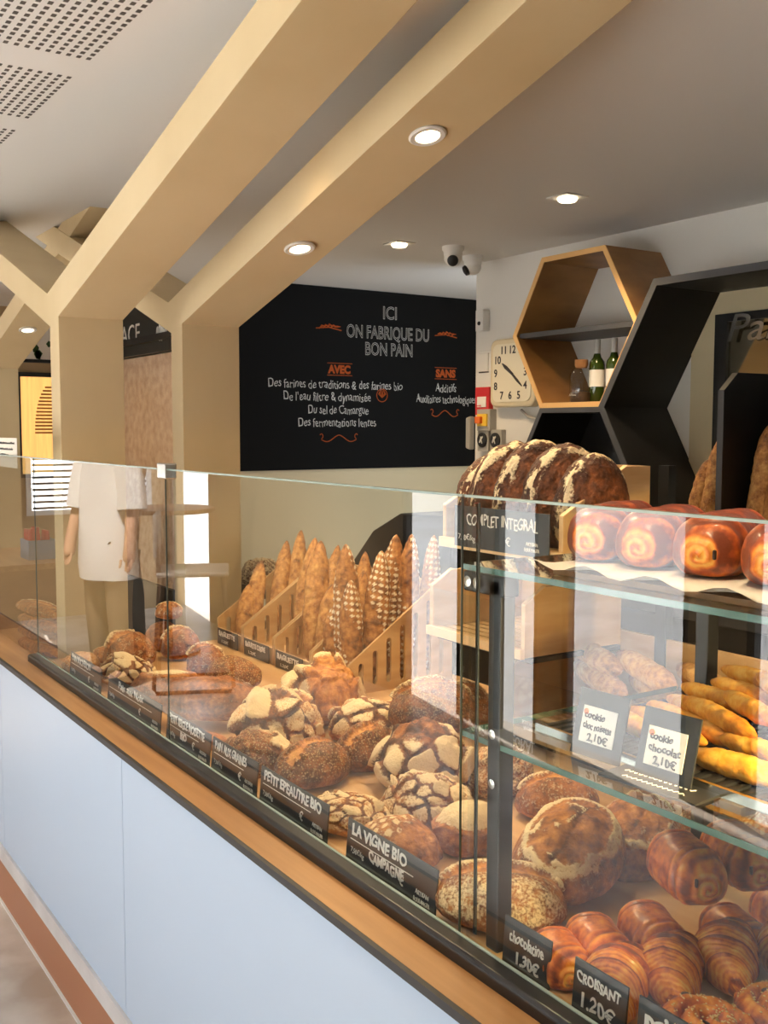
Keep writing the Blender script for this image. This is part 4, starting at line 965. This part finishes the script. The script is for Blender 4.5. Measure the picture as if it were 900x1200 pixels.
for i, (x, y, z, R, lb) in enumerate(((-0.74, 0.945, BZ+0.012, 0.064, 'front seeded swirl at bottom edge behind the pain card'), (-0.715, 1.045, BZ+0.012, 0.060, 'middle seeded swirl at bottom right corner'), (-0.70, 1.15, BZ+0.012, 0.055, 'rear seeded swirl at right picture edge'))):
    me, co, fr = swirl_mesh('seeded_swirl', R, 0.045, 261+i)
    o = place(me, 'seeded_swirl', x, y, z, 40*i, lb, 'pastry', 'seeded swirls', tilt=(-0.12, 0.1))
    rs = np.random.RandomState(i); idx = rs.choice(len(co), 260, replace=False); m = MB()
    for k in idx:
        if math.hypot(*co[k][:2]) > R*0.93: continue
        a = rs.rand()*PI; c, s_ = math.cos(a), math.sin(a); p = co[k]+np.array([0, 0, 0.0008])
        v = [(p[0]+c*dx-s_*dy, p[1]+s_*dx+c*dy, p[2]+dz) for dx, dy, dz in ((0.0022,0,0), (0,0.0014,0), (-0.0022,0,0), (0,-0.0014,0), (0,0,0.0013), (0,0,-0.001))]
        m.add(v, [(0,1,4), (1,2,4), (2,3,4), (3,0,4), (1,0,5), (2,1,5), (3,2,5), (0,3,5)])
    sd = m.build('sesame_seeds', 'seed_pale', o, local=True, smooth=True); sd['kind'] = 'stuff'
    for k in rs.choice(np.where(fr < 0.12)[0], 4, replace=False):
        MB().lathe([(0.001, 0), (0.009, 0.003), (0.008, 0.007), (0.001, 0.009)], (co[k][0], co[k][1], co[k][2]-0.001), 10).build('chocolate_piece', 'choc', o, local=True, smooth=True)

# rolls on the upper glass shelf, on a paper lined tray
ty = thing('paper_tray', (-0.72, 1.06, 1.361), 'tray lined with white paper under the rolls on the upper shelf', 'tray')
MB().box(-1.0, 0.1, 0.93, 1.30, 1.361, 1.368).build('board', 'oak', ty)
m = MB(); nx, ny = 60, 16; v = []; f = []
for i in range(nx):
    for j in range(ny):
        x = -1.03+1.13*i/(nx-1); y = 0.905+0.40*j/(ny-1); e = max(0, 1-j/1.4)
        v.append((x, y, 1.3705+0.006*e*(1+math.sin(x*60))))
for i in range(nx-1):
    for j in range(ny-1): f.append((i*ny+j, (i+1)*ny+j, (i+1)*ny+j+1, i*ny+j+1))
m.add(v, f); m.build('paper_liner', 'paper', ty, smooth=True)
for i, x in enumerate((-0.985, -0.895, -0.80, -0.70, -0.60)):
    o = place(choc_mesh('brioche_roll', 0.22, 0.088, 0.080, 281+i, dark=0.32), 'brioche_roll', x-0.05, 1.085, 1.373, -68, '%s glossy spiral ended roll on the upper shelf' % ('leftmost', 'second', 'third', 'fourth', 'fifth')[i], 'pastry', 'rolls on the upper shelf')
    if i in (2, 3): choc_bar(o, 0.22, 1, 0.03, 0.02)

# finger breads on a black tray on the lower shelf
tr = thing('ribbed_tray', (-0.8, 1.13, 1.1185), 'black ribbed tray under the finger breads on lower shelf', 'tray')
MB().box(-1.09, -0.3, 0.99, 1.32, 1.1185, 1.124).build('plate', 'black_laminate', tr)
m = MB()
for k in range(44): m.box(-1.085+0.0178*k, -1.078+0.0178*k, 0.992, 1.318, 1.124, 1.1275)
m.build('ribs', 'black_metal', tr)
MB().box(-1.09, -0.3, 0.984, 0.99, 1.1185, 1.130).build('front_lip', 'chrome', tr)
FB = [((-0.972,1.24,1.20),(-0.80,1.20,1.205)), ((-0.969,1.215,1.185),(-0.82,1.17,1.19)), ((-0.88,1.20,1.215),(-0.74,1.13,1.20)), ((-1.01,1.20,1.172),(-0.85,1.15,1.178)),
      ((-0.91,1.17,1.186),(-0.77,1.10,1.186)), ((-1.02,1.18,1.155),(-0.87,1.13,1.158)), ((-0.977,1.165,1.165),(-0.79,1.08,1.17)), ((-1.035,1.155,1.145),(-0.90,1.11,1.148)),
      ((-0.988,1.145,1.145),(-0.82,1.085,1.15)), ((-1.04,1.12,1.143),(-0.86,1.075,1.143)), ((-1.05,1.09,1.141),(-0.93,1.05,1.141)), ((-0.855,1.09,1.152),(-0.70,1.075,1.155)), ((-0.855,1.03,1.142),(-0.70,1.045,1.142)), ((-0.80,1.12,1.19),(-0.66,1.08,1.19)),
      ((-0.76,1.16,1.20),(-0.60,1.10,1.20)), ((-0.78,1.21,1.17),(-0.60,1.18,1.17))]
ordn = ('topmost', 'second highest', 'third', 'fourth', 'fifth', 'sixth', 'seventh', 'eighth', 'ninth', 'tenth', 'eleventh', 'twelfth', 'fattest front', 'fourteenth', 'fifteenth', 'last')
for i, (a, b) in enumerate(FB):
    L = math.dist(a, b); stick_between('finger_bread', a, b, stick_mesh('finger_bread', L, 0.030 if i != 12 else 0.036, 'finger', 301+i, 48, 20, 'crust_finger', 0.9, 2.8), '%s golden finger bread in the pile on the lower shelf' % ordn[i], 'bread', 'finger breads on the lower shelf')
def cookie_card(cx, cz, label, l1, l2, l3, x0):
    t = thing('price_card', (cx, 0.962, 1.1185), label, 'price card', 'cookie price cards'); t.rotation_euler = (math.radians(-14), 0, math.radians(4))
    MB().box(-0.042, 0.042, 0, 0.003, 0, 0.088).build('card', 'slate', t, local=True, bevel=0.0008)
    stk = MB().box(-0.030, 0.027, -0.001, 0, 0.018, 0.066).build('white_sticker', 'card_white', t, local=True)
    for s, z, wd, sz in ((l1, 0.050, 0.034, 0.013), (l2, 0.036, 0.048, 0.013), (l3, 0.021, 0.034, 0.014)):
        text('lettering', s, 'ink', stk, (-0.026 if s != l3 else -0.016, -0.0016, z), (PI/2, 0, 0), width=wd, size=sz, thick=0.0003)
    m = MB(); m.lathe([(0.004, 0), (0.004, 0.001)], (-0.024, -0.001, 0.058), 10, 'y'); m.build('heart_mark', 'orange', stk, local=True)
cookie_card(-0.952, 0, 'left cookie price card reading chocolat noisette 2,10€', 'cookie', 'choc noisette', '2,10€', 0)
cookie_card(-0.838, 0, 'right cookie price card reading chocolat 2,10€', 'cookie', 'chocolat', '2,10€', 0)
fc = thing('flat_slate_card', (-0.835, 0.955, 1.1185), 'slate card lying flat at the front of the lower glass shelf', 'price card'); fc.rotation_euler = (0, 0, 0.1)
MB().box(-0.07, 0.07, -0.028, 0.028, 0, 0.003).build('card', 'slate', fc, local=True)
scribble('chalk', fc, (-0.055, 0.005, 0.0034), (0, 0, 0), 0.10, 0.008, 5)
scribble('chalk', fc, (-0.045, -0.014, 0.0034), (0, 0, 0), 0.09, 0.008, 6)

# ------------------------------------------------------------------ behind the counter
bc = thing('back_counter', (-1.9, 3.4, 0), 'dark back counter under the black bread bins', 'counter')
MB().box(-4.4, 1.9, 3.0, 3.80, 0, 0.86).build('body', 'black_laminate', bc)
MB().box(-4.42, 1.9, 2.97, 3.81, 0.86, 0.90).build('worktop', 'black_edge', bc, bevel=0.004)
rkb = thing('bread_bin_rack', (-1.8, 3.2, 0.90), 'black bread bin rack with chamfered dividers at right edge', 'rack')
for x in (-2.372, -1.9, -1.45):
    MB().prism([(2.99, 0.90), (3.45, 0.90), (3.45, 1.752), (3.06, 1.752), (2.99, 1.69)], x-0.012, x+0.012, 'x').build('divider', 'black_laminate', rkb)
    MB().box(x-0.0122, x+0.0122, 2.986, 2.99, 0.90, 1.69).build('divider_edge', 'black_edge', rkb)
MB().box(-2.36, -1.438, 3.43, 3.45, 0.90, 1.752).build('back_panel', 'black_laminate', rkb)
for i, (x, z, lb) in enumerate(((-2.56, 1.44, 'short golden baguette lowest at left of the black divider'), (-2.505, 1.53, 'tall golden baguette left of the black divider'), (-2.445, 1.515, 'golden baguette second left of the black divider'), (-2.405, 1.47, 'golden baguette touching the left of black divider'))):
    stick_between('baguette', (x-0.03, 3.06+0.02*i, 0.905), (x, 3.16+0.01*i, z), stick_mesh('baguette', math.dist((x-0.03, 3.06, .905), (x, 3.16, z)), 0.085, 'long', 331+i, pw=4.5), lb, 'baguette', 'baguettes by the black divider', roll=PI+0.2*i)
for i, (x, z, lb) in enumerate(((-2.29, 1.575, 'golden baguette first right of the black divider'), (-2.215, 1.585, 'golden baguette second right of the black divider'), (-2.14, 1.57, 'golden baguette third right of the black divider'))):
    stick_between('baguette', (x-0.01, 3.06, 0.905), (x, 3.16, z), stick_mesh('baguette', math.dist((x-0.01, 3.06, .905), (x, 3.16, z)), 0.095, 'long', 341+i, pw=4.5), lb, 'baguette', 'baguettes in the black bin', roll=PI+0.3*i)
sl = thing('slicing_machine', (-3.85, 2.75, 0), 'black slicing machine with sloping top behind the dotted baguettes', 'machine')
MB().prism([(-4.22, 0), (-4.22, 0.90), (-4.02, 1.08), (-3.80, 1.175), (-3.42, 1.19), (-3.42, 0)], 2.6, 2.9, 'y').build('body', 'black_laminate', sl, bevel=0.01)
MB().box(-3.98, -3.50, 2.585, 2.6, 0.55, 0.85).build('feed_door', 'black_edge', sl, bevel=0.004)
loaf('country_loaf', -4.07, 2.05, 0.86, 0.20, 0.16, 0.13, 40, 'rough', 'dark loaf on the low stand left of the leftmost baguettes', 361, group=None, m='crust_rye')
st = thing('bread_stand', (-4.07, 2.05, 0), 'low dark stand under the loaf behind the second column', 'stand')
MB().box(-4.25, -3.9, 1.93, 2.2, 0.83, 0.86).build('top', 'black_laminate', st)
for x in (-4.24, -3.93):
    for y in (1.94, 2.17): MB().box(x, x+0.02, y, y+0.02, 0, 0.83).build('leg', 'black_metal', st)

# ------------------------------------------------------------------ customer side, seen in the glass
def skin_obj(name, V, E, R, m, parent=None, root=0, sub=2):
    me = bpy.data.meshes.new(name); me.from_pydata(V, E, []); me.materials.append(MATS[m])
    o = bpy.data.objects.new(name, me); COL.objects.link(o)
    if parent: o.parent = parent
    md = o.modifiers.new('skin', 'SKIN'); md.use_smooth_shade = True
    for i, r in enumerate(R):
        sv = me.skin_vertices[0].data[i]; sv.radius = r if isinstance(r, tuple) else (r, r)
        sv.use_root = (i == root)
    s = o.modifiers.new('sub', 'SUBSURF'); s.levels = sub; s.render_levels = sub
    return o
pe = thing('person', (-6.05, -0.30, 0), 'person in white t shirt and tan trousers standing, seen reflected in the glass', 'person', rz=math.radians(-20))
V = [(0,0,.93),(0,0,1.08),(0,0,1.25),(0,0,1.36),(0,0.0,1.43),(0,.015,1.50),(0,.02,1.60),(0,.01,1.655),
     (.17,0,1.35),(.24,.01,1.12),(.275,.06,.90),(.28,.08,.765), (-.17,0,1.35),(-.24,.01,1.12),(-.275,.06,.90),(-.28,.08,.765),
     (.09,0,.86),(.095,.01,.48),(.10,-.02,.09),(.10,.12,.035), (-.09,0,.86),(-.095,.01,.48),(-.10,-.02,.09),(-.10,.12,.035)]
Ed = [(0,1),(1,2),(2,3),(3,4),(4,5),(5,6),(6,7),(3,8),(8,9),(9,10),(10,11),(3,12),(12,13),(13,14),(14,15),(0,16),(16,17),(17,18),(18,19),(0,20),(20,21),(21,22),(22,23)]
Rr = [(.15,.11),(.135,.1),(.15,.11),(.13,.09),(.055,.055),(.07,.08),(.078,.095),(.05,.06),.055,.045,.036,(.05,.034),.055,.045,.036,(.05,.034),.085,.058,.042,(.045,.03),.085,.058,.042,(.045,.03)]
skin_obj('body', V, Ed, Rr, 'skin', pe)
for sx in (1, -1):
    for k in range(5):
        fx = sx*.28+(-.03+.015*k); L = (.055, .075, .082, .076, .06)[k]
        y0 = .08+(.03 if k == 0 and sx > 0 else 0)
        skin_obj('finger', [(fx, y0, .80), (fx, y0+.004, .80-L*.5), (fx, y0+.014, .80-L)], [(0,1),(1,2)], [.009,.0085,.007], 'skin', pe, sub=1)
m = MB(); rings = [(.205,.15,.66),(.21,.15,.75),(.20,.14,.95),(.195,.135,1.15),(.20,.115,1.30),(.17,.10,1.37),(.10,.075,1.42),(.065,.065,1.445)]
n = 28; vv = []; ff = []
for k, (rx, ry, z) in enumerate(rings):
    for q in range(n):
        a = 2*PI*q/n; wv = 1+0.035*math.sin(5*a+k)*(z < 1.2); vv.append((rx*wv*math.cos(a), ry*wv*math.sin(a), z))
for k in range(len(rings)-1):
    for q in range(n): ff.append((k*n+q, k*n+(q+1) % n, (k+1)*n+(q+1) % n, (k+1)*n+q))
m.add(vv, ff)
for sx in (1, -1): m.tube([(sx*.13,0,1.355),(sx*.19,0,1.32),(sx*.225,.005,1.20),(sx*.24,.012,1.08)], [.06,.085,.085,.088], 14, cap=False)
m.build('t_shirt', 'shirt', pe, local=True, smooth=True)
skin_obj('trousers', [(0,0,.90),(.095,0,.80),(.10,.01,.48),(.105,-.02,.07),(-.095,0,.80),(-.10,.01,.48),(-.105,-.02,.07)], [(0,1),(1,2),(2,3),(0,4),(4,5),(5,6)], [(.11,.10),.10,.08,.065,.10,.08,.065], 'trousers', pe)
m = MB(); m.lathe([(0.088*math.cos(a), 0.10*math.sin(a)) for a in np.linspace(-0.25, 1.5, 9)], (0, -0.005, 1.61), 20); m.build('hair', 'hair', pe, local=True, smooth=True)
for sx in (1, -1): MB().lathe([(0.001,0),(0.011,0.003),(0.009,0.008),(0.001,0.01)], (sx*.032, .112, 1.588), 10, 'y').build('eye', 'card_white', pe, local=True, smooth=True)
MB().tube([(0,.115,1.60),(0,.135,1.565),(0,.118,1.555)], [.008,.014,.008], 8).build('nose', 'skin', pe, local=True, smooth=True)
MB().tube([(-.025,.108,1.53),(0,.116,1.528),(.025,.108,1.53)], [.003,.006,.003], 8).build('mouth', 'red', pe, local=True, smooth=True)
for sx in (1, -1): MB().box(sx*.10-.05, sx*.10+.05, -.10, .19, 0, .075).build('shoe', 'dark_leather', pe, local=True, bevel=0.02)

ch = thing('cafe_chair', (-5.75, -0.72, 0), 'chair with bronze tube sled legs, seen reflected in the glass', 'chair', rz=math.radians(25))
MB().box(-.21, .21, -.21, .21, .69, .72).build('seat', 'seat_grey', ch, local=True, bevel=0.012)
MB().box(-.20, .20, .20, .225, .80, 1.06).build('backrest', 'seat_grey', ch, local=True, bevel=0.012)
for sx in (-1, 1):
    MB().tube([(sx*.19,-.17,.69),(sx*.215,-.23,.04),(sx*.215,-.215,.015),(sx*.215,.215,.015),(sx*.215,.23,.04),(sx*.19,.19,.69),(sx*.17,.212,.95)], .012, 8).build('sled_leg', 'bronze_tube', ch, local=True, smooth=True)
for y in (-.22, .22): MB().tube([(-.205, y, .25), (.205, y, .25)], .010, 8).build('stretcher', 'bronze_tube', ch, local=True, smooth=True)
tb = thing('cafe_table', (-6.75, -0.95, 0), 'small high cafe table near the far window, seen reflected', 'table')
MB().lathe([(0.32, 0.98), (0.33, 0.99), (0.33, 1.01), (0.001, 1.012)], n=32).build('table_top', 'ledge_wood', tb, local=True, smooth=True)
MB().lathe([(0.22, 0), (0.22, 0.015), (0.03, 0.03), (0.025, 0.98)], n=24).build('pedestal', 'black_metal', tb, local=True, smooth=True)
vs = thing('floor_vase', (-6.35, -0.55, 0), 'tall dark floor vase of dried reed stems, seen reflected', 'vase')
MB().lathe([(0.06, 0), (0.085, 0.1), (0.075, 0.5), (0.05, 0.72), (0.06, 0.78)], n=24).build('vase', 'dark_leather', vs, local=True, smooth=True)
for k in range(16):
    a = rnd.uniform(0, 2*PI); r = rnd.uniform(0.08, 0.28); h = rnd.uniform(1.3, 1.75)
    MB().tube([(0.02*math.cos(a), 0.02*math.sin(a), 0.6), (r*.4*math.cos(a), r*.4*math.sin(a), h*.75), (r*math.cos(a), r*math.sin(a), h)], [.006,.005,.009], 6).build('stem', 'straw', vs, local=True)
